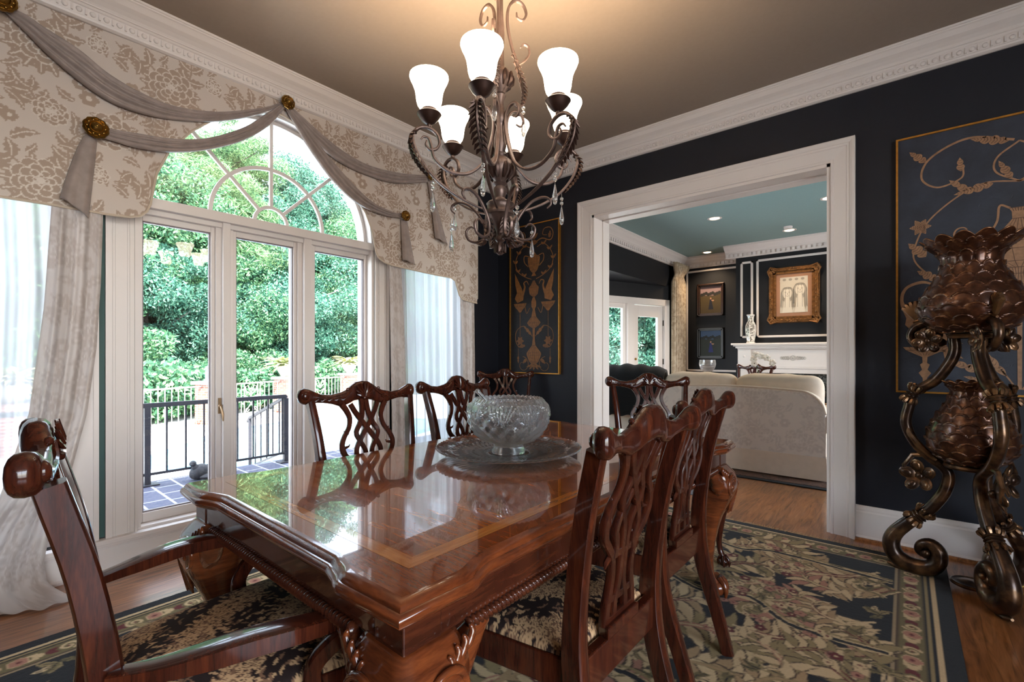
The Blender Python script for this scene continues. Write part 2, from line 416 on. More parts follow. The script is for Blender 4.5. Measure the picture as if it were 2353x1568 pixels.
def damask_tile(bg, mo, li, px=.003):
    R = Ras(.60, .78, px, bg, True)
    def peony(c, r):
        for rr, n, off in ((1.0, 9, 0), (.74, 8, .3), (.5, 6, .1), (.28, 4, 0)):
            for k in range(n):
                a = off + 2 * pi * k / n; q = (c[0] + r * rr * .72 * cos(a), c[1] + r * rr * .72 * sin(a))
                R.disc(q, r * rr * .36, li); R.disc(q, r * rr * .36 - .0055, mo)
        R.disc(c, r * .14, li)
    def spray(sp, n, L):
        P = np.asarray(smooth_path(sp, 10)); R.ribbon(P, [.007, .004], mo); m = len(P)
        for k in range(n):
            u = .1 + .85 * k / n; i = min(m - 2, int(u * (m - 1))); d = P[i + 1] - P[i]; d /= np.linalg.norm(d); nn = np.array([-d[1], d[0]])
            for sg in (1, -1):
                ll = L * (1 - .5 * u); R.leaf(P[i], P[i] + d * ll * .7 + nn * sg * ll * .75, ll * .33, mo, 4, sg * .1, li)
    spray([(.30, .20), (.40, .30), (.42, .46), (.52, .56)], 5, .12)
    spray([(.28, .20), (.18, .30), (.10, .28), (.02, .36)], 4, .12)
    spray([(.30, .60), (.24, .70), (.10, .74), (.02, .70)], 5, .10)
    spray([(.02, .60), (.10, .56), (.17, .48)], 3, .11)
    for a in range(9):
        an = -pi / 2 + (a - 4) * .42
        R.leaf((.30 + .06 * cos(an), .17 + .06 * sin(an)), (.30 + .17 * cos(an), .17 + .16 * sin(an)), .034, mo, 4, 0, li)
    for (bb, tt, w_) in (((.12, .02), (.02, .12), .03), ((.18, .40), (.30, .46), .03), ((.44, .70), (.36, .76), .026), ((.52, .36), (.58, .24), .03), ((.56, .16), (.48, .06), .028), ((.05, .44), (.14, .40), .026), ((.22, .06), (.14, .01), .026), ((.55, .44), (.50, .36), .024), ((.16, .66), (.24, .56), .026)): R.leaf(bb, tt, w_, mo, 4, .12, li)
    for (bb, tt, w_) in (((.08, .20), (.0, .26), .028), ((.20, .74), (.28, .70), .026), ((.40, .10), (.50, .12), .028), ((.46, .40), (.36, .42), .028), ((.10, .36), (.04, .30), .026), ((.44, .54), (.42, .64), .026), ((.56, .62), (.50, .66), .026), ((.24, .34), (.28, .40), .022)): R.leaf(bb, tt, w_, mo, 4, -.12, li)
    peony((.30, .20), .115); peony((.0, .58), .105); peony((.34, .60), .075); peony((.54, .30), .05); R.flower((.10, .1), .04, 6, mo, li); R.flower((.5, .74), .045, 6, mo, li); R.flower((.18, .52), .035, 6, mo, li); R.flower((.46, .03), .035, 6, mo, li)
    return R
DAM = damask_tile(srgb(200, 188, 178), srgb(166, 146, 130), srgb(210, 200, 190))
SOFD = damask_tile(srgb(226, 218, 210), srgb(211, 203, 196), srgb(230, 223, 216), .004)
def tapestry_tile():
    K = srgb(40, 31, 30); B = srgb(184, 152, 116); D = srgb(120, 92, 72); Vn = srgb(70, 50, 44)
    R = Ras(.34, .34, .0015, K, True); rnd = random.Random(5)
    for i in range(20):
        c = (((i * .618) % 1) * .34, ((i * .377 + .1) % 1) * .34); a = rnd.uniform(0, 6.28); sg = rnd.choice((1, -1)); r = rnd.uniform(.03, .048)
        R.spiral(c, r, a, 1.5, .0062, D, sg); R.spiral(c, r, a, 1.5, .0042, B, sg)
        for k in range(7):
            an = a - sg * .5 * k; b = (c[0] + r * 1.0 * cos(an), c[1] + r * 1.0 * sin(an)); t = (c[0] + r * 1.75 * cos(an - sg * .35), c[1] + r * 1.75 * sin(an - sg * .35))
            R.leaf(b, t, .009, D, 0, .15 * sg); R.leaf(b, t, .0065, B, 0, .15 * sg, Vn)
    for i in range(16):
        R.flower((rnd.uniform(0, .34), rnd.uniform(0, .34)), rnd.uniform(.010, .019), 5, B, D, Vn, rnd.uniform(0, 6))
    for i in range(120):
        b = (rnd.uniform(0, .34), rnd.uniform(0, .34)); a = rnd.uniform(0, 6.28)
        R.leaf(b, (b[0] + .03 * cos(a), b[1] + .03 * sin(a)), .006, B if i % 2 else D, 3, .1)
    return R
TAP = tapestry_tile()
RUG_C = (-1.275, 1.46); RUG_H = (1.445, 2.06)
def rug_raster():
    K = srgb(33, 33, 35); B = srgb(198, 172, 132); B2 = srgb(164, 136, 100); O = srgb(110, 98, 66); O2 = srgb(142, 124, 86); W = srgb(98, 40, 42); P = srgb(166, 118, 98); T = srgb(74, 60, 48)
    hx, hy = RUG_H
    R = Ras(hx, hy, .0025, K); rnd = random.Random(21)         # one quarter, mirrored; origin = rug centre
    def rect(m, c): R.poly([(0, 0), (hx - m, 0), (hx - m, hy - m), (0, hy - m)], c)
    rect(.06, B); rect(.075, K); rect(.087, O2); rect(.10, K); rect(.107, O)
    for side in (0, 1):                                         # guard border of small leaves and rosettes
        L = hy if side == 0 else hx
        k = 0; t = .05
        while t < L - .1:
            q = (hx - .150, t) if side == 0 else (t, hy - .150)
            if k % 3 == 0: R.flower(q, .03, 6, P, W, B)
            elif k % 3 == 1: R.spiral(q, .032, k, 1.6, .006, B); R.disc(q, .008, W)
            else:
                for sg in (1, -1): R.leaf(q, (q[0] + .025 * sg, q[1] + .05), .014, B, 3); R.leaf(q, (q[0] + .02 * sg, q[1] - .045), .012, W, 3)
            t += .07; k += 1
    rect(.193, T); rect(.203, B); rect(.213, K)
    R.poly([(0, 0), (hx - .213, 0), (hx - .213, hy - .213), (0, hy - .213)], K)
    mx, my = hx - .22, hy - .22; i_ = [0]
    def feather(b, t, w, cols, n=7, bend=.2):
        """acanthus leaf: overlapping serrated lobes with a coloured heart"""
        b = np.array(b, float); t = np.array(t, float); d = t - b; L = np.linalg.norm(d); d /= L; nn = np.array([-d[1], d[0]])
        for k in range(n, -1, -1):
            u = .08 + .78 * k / n; env = w * (sin(pi * (.15 + .75 * u)) ** .8)
            for sg in (1, -1):
                s0 = b + d * L * u * .9 + nn * bend * L * sin(pi * u); tn = d + nn * bend * 2.6 * cos(pi * u); tn /= np.linalg.norm(tn); n2 = np.array([-tn[1], tn[0]]); e = s0 + tn * L * .17 + n2 * sg * env * (.8 + .35 * ((k * 5 + i_[0]) % 3))
                R.leaf(s0 - d * L * .05, e, env * .30 + .004, T, 0, -sg * .18); R.leaf(s0 - d * L * .05, e, env * .24 + .002, cols[k % 2], 0, -sg * .18)
        i_[0] += 1; R.leaf(b, t, w * .13, cols[2], 0, bend); R.ribbon([b + d * L * u + nn * bend * L * sin(pi * u) for u in np.linspace(0, .96, 12)], [.008, .002], cols[0])
    def scroll(path, w, leaves=True):
        q = np.asarray(smooth_path(path, 12))
        for ww, c in ((w, T), (w * .88, B), (w * .70, O), (w * .42, W), (w * .26, B2)): R.ribbon(q, [ww, ww * .45], c)
    def spiral_end(c, r, a0, sg): 
        for w_, col in ((.026, T), (.021, B), (.012, O2)): R.spiral(c, r, a0, 1.7, w_, col, sg)
        R.disc(c, r * .16, W)
    # large C-scrolls hugging the border, then the acanthus arms, then flowers
    for (path, w) in (([(mx, .15), (mx - .10, .32), (mx - .30, .40), (mx - .42, .30)], .05), ([(mx, .95), (mx - .12, .78), (mx - .36, .74), (mx - .46, .88)], .05), ([(mx, 1.55), (mx - .14, 1.36), (mx - .34, 1.34), (mx - .44, 1.46)], .05), ([(.25, my), (.38, my - .2), (.62, my - .22), (.72, my - .12)], .05), ([(0, .62), (.22, .58), (.36, .42), (.30, .24)], .045), ([(0, 1.24), (.2, 1.28), (.38, 1.2), (.42, 1.06)], .045)):
        scroll(path, w); spiral_end((path[-1][0] - .02, path[-1][1]), .075, 1.0, 1)
    arms = [((mx - .05, .05), (mx - .62, .16), .13), ((.08, .08), (.62, .24), .15), ((.55, .30), (1.02, .12), .13), ((mx - .02, .50), (mx - .55, .62), .15), ((.40, .46), (.86, .54), .14), ((.10, .78), (.58, .86), .15),
            ((mx - .05, 1.12), (mx - .60, 1.12), .16), ((.52, 1.02), (.22, .98), .10), ((.48, 1.18), (.78, 1.44), .13), ((.06, 1.42), (.44, 1.52), .14), ((mx - .06, 1.72), (mx - .55, 1.60), .14), ((.10, 1.74), (.20, 1.36), .10), ((.92, my - .05), (.60, 1.52), .12), ((mx - .02, .78), (mx - .22, .98), .10), ((.30, .1), (.16, .42), .10), ((.7, .7), (.98, .92), .11), ((.05, 1.05), (.25, .78), .09), ((mx - .04, 1.42), (mx - .28, 1.26), .09), ((.5, 1.78), (.86, 1.66), .11)]
    arms += [((.95, .40), (.70, .66), .09), ((.22, .92), (.02, .70), .09), ((.62, .98), (.92, 1.28), .10), ((.84, .26), (1.12, .46), .09), ((.36, .70), (.12, .60), .09), ((.74, 1.30), (.52, 1.10), .09), ((.30, 1.60), (.62, 1.78), .10), ((1.06, 1.34), (.84, 1.56), .09), ((.16, .22), (.40, .06), .08), ((.9, .6), (1.14, .74), .09), ((.6, .40), (.44, .2), .08), ((1.1, 1.02), (.94, 1.2), .08)]
    for i, (b_, t_, w) in enumerate(arms): feather(b_, t_, w, ((B, B2, W), (B, P, O), (B2, B, O2), (O2, B, W), (B, O2, P))[i % 5], 8, (.22, -.2, .3, -.26)[i % 4])
    for path in ([(.0, .95), (.25, 1.0), (.5, .92), (.7, 1.0), (.9, .86), (mx, .88)], [(.0, .02), (.3, .04), (.5, .12), (.75, .06), (mx, .02)], [(.02, 1.6), (.3, 1.62), (.52, 1.58), (.7, 1.66), (mx, 1.62)]):
        q = smooth_path(path, 10); R.ribbon(q, .018, B); R.ribbon(q, .011, K); R.ribbon([(a, b + .034) for a, b in q], .0055, O2)
    for i in range(64):
        c = (rnd.uniform(.03, mx), rnd.uniform(.03, my))
        if i % 2:
            for k in range(5): R.flower((c[0] + rnd.uniform(-.055, .055), c[1] + rnd.uniform(-.05, .05)), rnd.uniform(.016, .028), 5, (P, B, W)[k % 3], W if k % 3 != 2 else B, T, rnd.uniform(0, 6))
        else:
            for k in range(5): a = rnd.uniform(0, 6.28); R.leaf(c, (c[0] + .075 * cos(a), c[1] + .075 * sin(a)), .017, (O2, O, B)[k % 3], 3, .15, K)
    return R

# ------------------------------------------------------------------ the setting
XL, YR, ZC = -3.33, 3.726, 3.03          # window wall, opening wall, ceiling
XV = -3.19                               # built-out line that carries valance and cornice
ACY, ACZ, ARD = 1.424, 2.07, .77         # fanlight arch
T_ = .20
def st(o): o['kind'] = 'structure'; return o
b = MB().box((-3.33, -2.2, -.06), (2.9, 9.3, 0)); st(b.build('floor', M['floor']))
b = MB().box((-3.6, -2.2, ZC), (2.9, YR + .14, ZC + .1)); st(b.build('ceiling', M['ceiling_paint']))
b = MB().box((-4.6, YR + .14, ZC), (2.9, 9.4, ZC + .1)); st(b.build('ceiling_living', M['teal_ceiling']))
# window wall with arched opening and two flanking windows
b = MB(); x0, x1 = XL - T_, XL
def wl(y0, y1, z0, z1): b.box((x0, y0, z0), (x1, y1, z1))
wl(-2.2, 4.0, 0, .18)
wl(-2.2, -.33, .18, 2.2); wl(.36, ACY - ARD, .18, ACZ); wl(ACY + ARD, 2.49, .18, ACZ); wl(3.18, 4.0, .18, 2.2)
wl(-2.2, .36, 2.2, ZC); wl(2.49, 4.0, 2.2, ZC)
arc = [(ACY - ARD * cos(a), ACZ + ARD * sin(a)) for a in np.linspace(0, pi, 41)]
for p, q in zip(arc, arc[1:]): b.prism([p, q, (q[0], ZC), (p[0], ZC)], 'x', x0, x1)
wl(.36, ACY - ARD, ACZ, ZC); wl(ACY + ARD, 2.49, ACZ, ZC)
st(b.build('wall_left', M['navy_wall']))
# opening wall
OX0, OX1, OZ, YB = -2.188, -.376, 2.45, 4.006
b = MB(); b.box((XL - T_, YR, 0), (OX0, YB, ZC)); b.box((OX1, YR, 0), (2.7, YB, ZC)); b.box((OX0, YR, OZ), (OX1, YB, ZC))
st(b.build('wall_right', M['navy_wall']))
# unseen sides of the dining room: a solid wall at the near end and a wall with a broad window bay at the east side
b = MB(); b.box((XL - T_, -2.4, 0), (2.7, -2.2, ZC)); st(b.build('wall_back', M['navy_wall']))
b = MB(); b.box((2.5, -2.2, 0), (2.7, -1.6, ZC)); b.box((2.5, 1.35, 0), (2.7, YR, ZC)); b.box((2.5, -1.6, 0), (2.7, 1.35, .25)); b.box((2.5, -1.6, 2.7), (2.7, 1.35, ZC))
st(b.build('wall_east', M['white_trim']))
# baseboards
def base_prof(): return [(0, 0), (.03, 0), (.03, .02), (.018, .03), (.018, .175), (.014, .185), (.014, .195), (.008, .218), (0, .218)]
b = MB(); b.prism([(YR - p[0], p[1]) for p in base_prof()], 'x', -.245, 2.5); b.prism([(YR - p[0], p[1]) for p in base_prof()], 'x', XL, OX0 - .135)
st(b.build('baseboard_right', M['white_trim']))
b = MB(); b.prism([(XL + p[0], p[1] * .72) for p in base_prof()], 'y', -2.2, YR - .03); st(b.build('baseboard_left', M['white_trim']))
b = MB(); b.prism([(YR - .03 - .018 * cos(a), .018 * sin(a)) for a in (0, .5, 1, 1.57)] + [(YR - .03, 0)], 'x', -.245, 2.5); st(b.build('trim_1', M['floor']))
# cornice: profile (drop from ceiling, projection)
CR = [(0, 0), (0, .135), (.012, .135), (.014, .128), (.020, .128), (.024, .12), (.032, .112), (.045, .100), (.06, .078), (.075, .06), (.085, .052), (.09, .052), (.092, .046), (.10, .040), (.104, .034), (.142, .026), (.146, .03), (.156, .026), (.163, .012), (.163, 0)]
def crown(name, n, axis, fixed, sgn, a, c, dent=True, mat=None, pitch=.052):
    b = MB(); poly = [(fixed + sgn * p, ZC - d) for d, p in CR]; b.prism(poly, axis, a, c)
    if dent:
        L = abs(c - a); k = int(L / pitch)
        for i in range(k):
            t = min(a, c) + (i + .5) * L / k
            pos = (t, fixed + sgn * .031, ZC - .122) if axis == 'x' else (fixed + sgn * .031, t, ZC - .122)
            b.ball(pos, (.013, .008, .014) if axis == 'x' else (.008, .013, .014), 8, 6)
            t2 = t + .5 * L / k
            lo = (t2 - .004, fixed + sgn * .02, ZC - .138); hi = (t2 + .004, fixed + sgn * .037, ZC - .107)
            if axis == 'y': lo = (fixed + sgn * .02, t2 - .004, ZC - .138); hi = (fixed + sgn * .037, t2 + .004, ZC - .107)
            b.box(lo, hi)
    return st(b.build(name, mat or M['white_trim']))
crown('trim_2', 0, 'x', YR, -1, XL, 2.5)
crown('trim_3', 0, 'y', XV, 1, -2.2, 3.30)
crown('trim_4', 0, 'y', XL, 1, 3.30, YR)
# soffit board behind the valance that carries the built-out cornice
b = MB(); b.box((XL, -2.2, 2.90), (XV - .004, 3.30, ZC)); st(b.build('trim_5', M['white_trim']))
# cased opening: jamb lining with pocket slot and a moulded casing
b = MB(); j = .025
for xa, s in ((OX0, 1), (OX1, -1)):
    b.box((xa, YR - .002, 0), (xa + s * j, YR + .115, OZ)); b.box((xa, YR + .165, 0), (xa + s * j, YB + .002, OZ)); b.box((xa, YR + .1, 0), (xa + s * .016, YR + .18, OZ))
b.box((OX0, YR - .002, OZ - j), (OX1, YR + .115, OZ)); b.box((OX0, YR + .165, OZ - j), (OX1, YB + .002, OZ)); b.box((OX0, YR + .1, OZ - .016), (OX1, YR + .18, OZ))
st(b.build('trim_6', M['white_trim']))
CAS = [(0, 0), (0, .012), (.004, .016), (.014, .016), (.018, .012), (.085, .020), (.09, .026), (.102, .026), (.105, .032), (.118, .040), (.128, .044), (.134, .040), (.134, 0)]   # (out from opening, thickness)
def casing(name, xl, xr, ztop, yw, sgn, mat, prof=CAS, zb=0):
    """Casing around an opening in a y = const wall."""
    b = MB(); n = len(prof); vs = []
    ring = lambda d, t: [(xl - d, yw + sgn * t, zb), (xl - d, yw + sgn * t, ztop + d), (xr + d, yw + sgn * t, ztop + d), (xr + d, yw + sgn * t, zb)]
    for d, t in prof: vs += ring(d, t)
    fs = []
    for i in range(n):
        k = (i + 1) % n
        for s_ in range(3): fs.append((i * 4 + s_, i * 4 + s_ + 1, k * 4 + s_ + 1, k * 4 + s_))
    fs.append(tuple(i * 4 for i in range(n))); fs.append(tuple(i * 4 + 3 for i in range(n)))
    b.add(vs, fs, 0, False); o = b.build(name, mat); bm = bmesh.new(); bm.from_mesh(o.data); bmesh.ops.recalc_face_normals(bm, faces=bm.faces); bm.to_mesh(o.data); bm.free()
    return st(o)
casing('trim_7', OX0 + .004, OX1 - .004, OZ - .004, YR, -1, M['white_trim'])
casing('trim_8', OX0 + .004, OX1 - .004, OZ - .004, YB, 1, M['white_trim'])

# main window -----------------------------------------------------------------
w1 = thing('window_1', None, None, (0, 0, 0)); w1['kind'] = 'structure'
WT = M['white_trim']
XG = XL - .085                            # plane of the sashes
b = MB()                                  # fluted casings either side
for ya, s in ((ACY - ARD, -1), (ACY + ARD, 1)):
    b.box((XL, ya, .185), (XL + .016, ya + s * .137, ACZ + .2))
    for k, (d, w) in enumerate(((.0, .012), (.112, .025), (.030, .003), (.040, .003), (.093, .003), (.103, .003))):
        b.box((XL + .01, ya + s * d, .185), (XL + .016 + (.012 if w > .01 else .006), ya + s * (d + w), ACZ + .2))
b.build('casing', WT, w1)
b = MB(); b.box((XL - T_, ACY - ARD, .165), (XL + .002, ACY + ARD, .20)); b.box((XL, -.5, .158), (XL + .055, 3.33, .185))
b.box((XL, -.5, .14), (XL + .03, 3.33, .158)); b.build('sill', WT, w1, bevel=.004)
b = MB()                                  # jamb lining, incl. the arch
b.box((XL - T_, ACY - ARD, .2), (XL + .004, ACY - ARD + .02, ACZ)); b.box((XL - T_, ACY + ARD - .02, .2), (XL + .004, ACY + ARD, ACZ))
def arch_ring(b, r0, r1, xa, xb, c=(ACY, ACZ), a0=0, a1=pi, n=48):
    for k in range(n):
        t0 = lerp(a0, a1, k / n); t1 = lerp(a0, a1, (k + 1) / n)
        P = lambda r, t: (c[0] - r * cos(t), c[1] + r * sin(t))
        b.prism([P(r0, t0), P(r1, t0), P(r1, t1), P(r0, t1)], 'x', xa, xb)
arch_ring(b, ARD - .02, ARD, XL - T_, XL + .004); b.build('jamb', WT, w1)
b = MB(); arch_ring(b, ARD, ARD + .09, XL, XL + .02); b.build('arch_casing', WT, w1)
b = MB(); b.box((XL - T_, ACY - ARD, 2.025), (XL + .012, ACY + ARD, 2.085)); b.box((XL - T_, ACY - ARD, 1.995), (XL - .03, ACY + ARD, 2.03)); b.build('transom', WT, w1, bevel=.003)
ML = [(1.068, 1.172), (1.596, 1.712)]
for ya, yb in ML:
    b = MB(); b.box((XL - T_, ya + .03, .2), (XL - .012, yb - .03, 2.04)); b.box((XL - T_, ya, .2), (XL - .05, yb, 2.03)); b.build('mullion', WT, w1, bevel=.003)
panes = [(ACY - ARD + .02, ML[0][0]), (ML[0][1], ML[1][0]), (ML[1][1], ACY + ARD - .02)]
M['sash_line'] = plain('grey weather strip', srgb(120, 108, 110), .5)
for ya, yb in panes:
    sa = MB(); w = .022
    sa.box((XG - .03, ya, .2), (XG + .018, ya + w, 2.0)); sa.box((XG - .03, yb - w, .2), (XG + .018, yb, 2.0))
    sa.box((XG - .03, ya + w, .2), (XG + .0175, yb - w, .2 + .055)); sa.box((XG - .03, ya + w, 2.0 - .04), (XG + .0175, yb - w, 2.0))
    so = sa.build('sash', WT, w1, bevel=.003)
    g = MB(); q = .006
    for (u0, u1, z0, z1) in ((ya + w, ya + w + q, .255, 1.96), (yb - w - q, yb - w, .255, 1.96), (ya + w + q, yb - w - q, .255, .262), (ya + w + q, yb - w - q, 1.953, 1.96)): g.box((XG - .02, u0, z0), (XG + .006, u1, z1))
    g.build('gasket', M['sash_line'], so)
    g = MB(); g.box((XG - .008, ya + w, .255), (XG - .004, yb - w, 1.96)); g.build('pane', M['pane'], so)
b = MB(); arch_ring(b, ARD - .045, ARD - .02, XG - .03, XG + .018); b.box((XG - .03, ACY - ARD, 2.085), (XG + .018, ACY + ARD, 2.105)); fr = b.build('fanlight_frame', WT, w1)
b = MB(); gp = [(ACY - (ARD - .045) * cos(a), 2.10 + (ARD - .06) * sin(a)) for a in np.linspace(0, pi, 40)]; b.prism(gp, 'x', XG - .008, XG - .004); b.build('pane', M['pane'], fr)
b = MB()
arch_ring(b, .365, .389, XG - .012, XG + .008, (ACY, 2.10)); arch_ring(b, .10, .122, XG - .012, XG + .008, (ACY, 2.10), n=20)
for a in (pi / 4, pi / 2, 3 * pi / 4):
    P = lambda r, o: (ACY - r * cos(a) + o * sin(a), 2.10 + r * sin(a) + o * cos(a))
    b.prism([P(.115, -.011), P(ARD - .04, -.011), P(ARD - .04, .011), P(.115, .011)], 'x', XG - .0115, XG + .0072)
b.build('muntin', WT, w1)
b = MB(); yk = ML[0][0] + .02
b.box((XL - .052, yk - .008, .80), (XL - .040, yk + .008, .90)); b.tube([(XL - .04, yk, .85), (XL - .015, yk, .845), (XL + .0, yk + .004, .80), (XL + .0, yk + .006, .755)], [.006, .007, .008, .004], 8)
b.ball((XL - .03, yk, .85), .012, 10, 6); b.build('latch_handle', plain('tarnished latch', srgb(150, 122, 92), .4, .6), w1)
# flanking windows behind the sheers
for k, (ya, yb) in enumerate(((-.33, .36), (2.49, 3.18))):
    w = thing('window_%d' % (k + 2), None, None); w['kind'] = 'structure'
    b = MB()
    for a_, s in ((ya, -1), (yb, 1)):
        wd = .13
        b.box((XL, a_, .185), (XL + .016, a_ + s * wd, 2.33)); b.box((XL, a_ + s * (wd - .022), .185), (XL + .028, a_ + s * wd, 2.33)); b.box((XL, a_, .185), (XL + .024, a_ + s * .012, 2.2))
    b.box((XL, ya - .13, 2.2), (XL + .02, yb + .13, 2.33)); b.build('casing', WT, w)
    b = MB(); f = .06
    b.box((XG - .03, ya, .18), (XG + .02, ya + f, 2.2)); b.box((XG - .03, yb - f, .18), (XG + .02, yb, 2.2)); b.box((XG - .03, ya + f, .18), (XG + .0195, yb - f, .18 + f)); b.box((XG - .03, ya + f, 2.2 - f), (XG + .0195, yb - f, 2.2))
    so = b.build('sash', WT, w, bevel=.003)
    b = MB(); b.box((XG - .008, ya + f, .18 + f), (XG - .004, yb - f, 2.2 - f)); b.build('pane', M['pane'], so)
# the unseen bay at the east side is closed by a glazed frame too
w = thing('window_4', None, None); w['kind'] = 'structure'
b = MB()
for yy in (-1.6, -.16, 1.27): b.box((2.55, yy, .25), (2.62, yy + .08, 2.7))
b.box((2.55, -1.6, .25), (2.62, 1.35, .33)); b.box((2.55, -1.6, 2.62), (2.62, 1.35, 2.7)); b.build('frame', WT, w)
# thin dark green paint line left between the two casings
b = MB(); b.box((XL, .4905, .19), (XL + .004, .5165, 1.95)); st(b.build('trim_9', M['teal_wall']))

# ---- living room shell
BW = M['black_wall']; YF, YBR, XBR = 9.1, 8.6, -2.225
b = MB(); b.box((XL - T_, YF, 0), (2.7, YF + .2, ZC)); st(b.build('wall_far', BW))
b = MB(); b.box((XBR, YBR, 1.36), (-.495, YF, ZC)); b.box((XBR, YBR, 0), (-1.95, YF, 1.36)); b.box((-.77, YBR, 0), (-.495, YF, 1.36)); b.box((-1.95, YBR + .02, .80), (-.77, YF, 1.36)); b.box((-1.95, YF - .02, 0), (-.77, YF, .8)); st(b.build('wall_breast', BW))
b = MB(); b.box((2.5, YB, 0), (2.7, YF, .3)); b.box((2.5, YB, 2.5), (2.7, YF, ZC)); b.box((2.5, YB, .3), (2.7, 5.0, 2.5)); b.box((2.5, 8.0, .3), (2.7, YF, 2.5)); st(b.build('wall_living_east', BW))
b = MB(); b.box((XL - T_, YB, 2.42), (XL, YF, ZC)); b.box((XL - .1, 8.45, 0), (XL, YF, ZC)); b.box((XL - T_, YB, 0), (XL, 4.9, 2.42)); st(b.build('wall_living_left', BW))
# canted bay with a glazed door
A0 = np.array((XL - .02, 8.45)); A1 = np.array((-4.05, 6.5)); dA = A1 - A0; LA = float(np.linalg.norm(dA)); uA = dA / LA; angA = atan2(uA[1], uA[0])
bay = thing('door_1', None, None, (A0[0], A0[1], 0), angA); bay['kind'] = 'structure'
# local x runs along the canted wall away from the curtain; local y (+) points out of the room or into it
def bx(name, parts, mat, parent=bay, bevel=.003):
    b = MB()
    for lo, hi in parts: b.box(lo, hi)
    return b.build(name, mat, parent, bevel=bevel)
b = MB()
for lo, hi in (((0, -.05, 2.15), (LA + .3, .05, 2.45)), ((-.05, -.05, 0), (.05, .05, 2.45)), ((1.85, -.05, 0), (LA + .3, .05, 2.45))): b.box(lo, hi)
wb = b.build('wall_bay', BW); st(wb); wb.location = (A0[0], A0[1], 0); wb.rotation_euler = (0, 0, angA)
b = MB(); b.box((-4.6, 4.0, 2.42), (XL - T_, 9.1, 2.5)); b.box((-4.6, 3.9, 0), (-4.05, 6.4, .35)); b.box((-4.15, 3.9, 2.2), (-4.05, 6.5, 2.5)); st(b.build('ceiling_bay', BW))
bx('casing', [((.05, -.075, 0), (.17, .08, 2.17)), ((.05, -.075, 2.06), (1.9, .08, 2.17)), ((.93, -.075, 0), (1.08, .08, 2.1)), ((1.78, -.075, 0), (1.9, .08, 2.1))], WT)
d = bx('door_leaf', [((.18, -.03, .0), (.30, .03, 2.05)), ((.79, -.03, 0), (.92, .03, 2.05)), ((.30, -.03, 0), (.79, .03, .25)), ((.30, -.03, 1.85), (.79, .03, 2.05))], WT)
bx('pane', [((.30, -.004, .25), (.79, .004, 1.85))], M['pane'], d, 0)
for sy in (-.05, .05):
    b = MB(); b.ball((.855, sy * 1.3, .96), .028, 12, 8); b.ball((.855, sy, .96), (.03, .012, .03), 12, 6); b.ball((.855, sy * .8, 1.10), (.022, .02, .022), 12, 6); b.build('door_knob', M['brass'], d)
for z in (.3, 1.05, 1.75): bx('hinge', [((.165, -.05, z - .05), (.18, .05, z + .05))], plain('dark hinge', srgb(70, 66, 60), .4, .7), bay, 0)
fx = bx('side_light', [((1.08, -.03, 0), (1.15, .03, 2.06)), ((1.71, -.03, 0), (1.78, .03, 2.06)), ((1.15, -.03, 0), (1.71, .03, .12)), ((1.15, -.03, 1.98), (1.71, .03, 2.06))], WT)
bx('pane', [((1.15, -.004, .12), (1.71, .004, 1.98))], M['pane'], fx, 0)
# living room cornices with dentils, wall mouldings, baseboard
def crown2(name, axis, fixed, sgn, a, c):
    b = MB(); K = 1.25; b.prism([(fixed + sgn * p * K, ZC - dd * K) for dd, p in CR], axis, a, c)
    n = int(abs(c - a) / .07)
    for i in range(n):
        t = min(a, c) + (i + .5) * abs(c - a) / n
        lo, hi = (t - .02, fixed, ZC - .185), (t + .02, fixed + sgn * .055, ZC - .135)
        if axis == 'y': lo, hi = (fixed, t - .02, ZC - .185), (fixed + sgn * .055, t + .02, ZC - .135)
        b.box(lo, hi)
    return st(b.build(name, M['white_trim']))
crown2('trim_10', 'x', YF, -1, XL, XBR); crown2('trim_11', 'x', YBR, -1, XBR - .16, -.335); crown2('trim_12', 'y', XL, 1, YB, YF)
b = MB(); K = 1.25; b.prism([(XBR - p * K, ZC - dd * K) for dd, p in CR], 'y', YBR, YF); st(b.build('trim_13', M['white_trim']))
def mould(name, yw, xa, xb, za, zb, w=.035):
    b = MB()
    for d0, d1, t in ((0, w, .014), (w * .3, w * .75, .024)):
        for lo, hi in (((xa + d0, yw - t, za + d0), (xa + d1, yw, zb - d0)), ((xb - d1, yw - t, za + d0), (xb - d0, yw, zb - d0)), ((xa + d0, yw - t, za + d0), (xb - d0, yw, za + d1)), ((xa + d0, yw - t, zb - d1), (xb - d0, yw, zb - d0))): b.box(lo, hi)
    return st(b.build(name, M['white_trim']))
mould('trim_14', YF, -3.25, -2.24, .86, 2.78); mould('trim_15', YBR, -2.15, -1.955, 1.46, 2.75); mould('trim_16', YBR, -1.905, -.815, 1.46, 2.76)
b = MB(); b.box((XL, YF - .02, 0), (XBR, YF, .2)); b.box((XL, 8.45, 0), (XL + .02, YF, .2)); st(b.build('baseboard_far', M['white_trim']))
b = MB(); b.box((OX1 + .13, YB, 0), (2.5, YB + .02, .2)); st(b.build('baseboard_living', M['white_trim']))

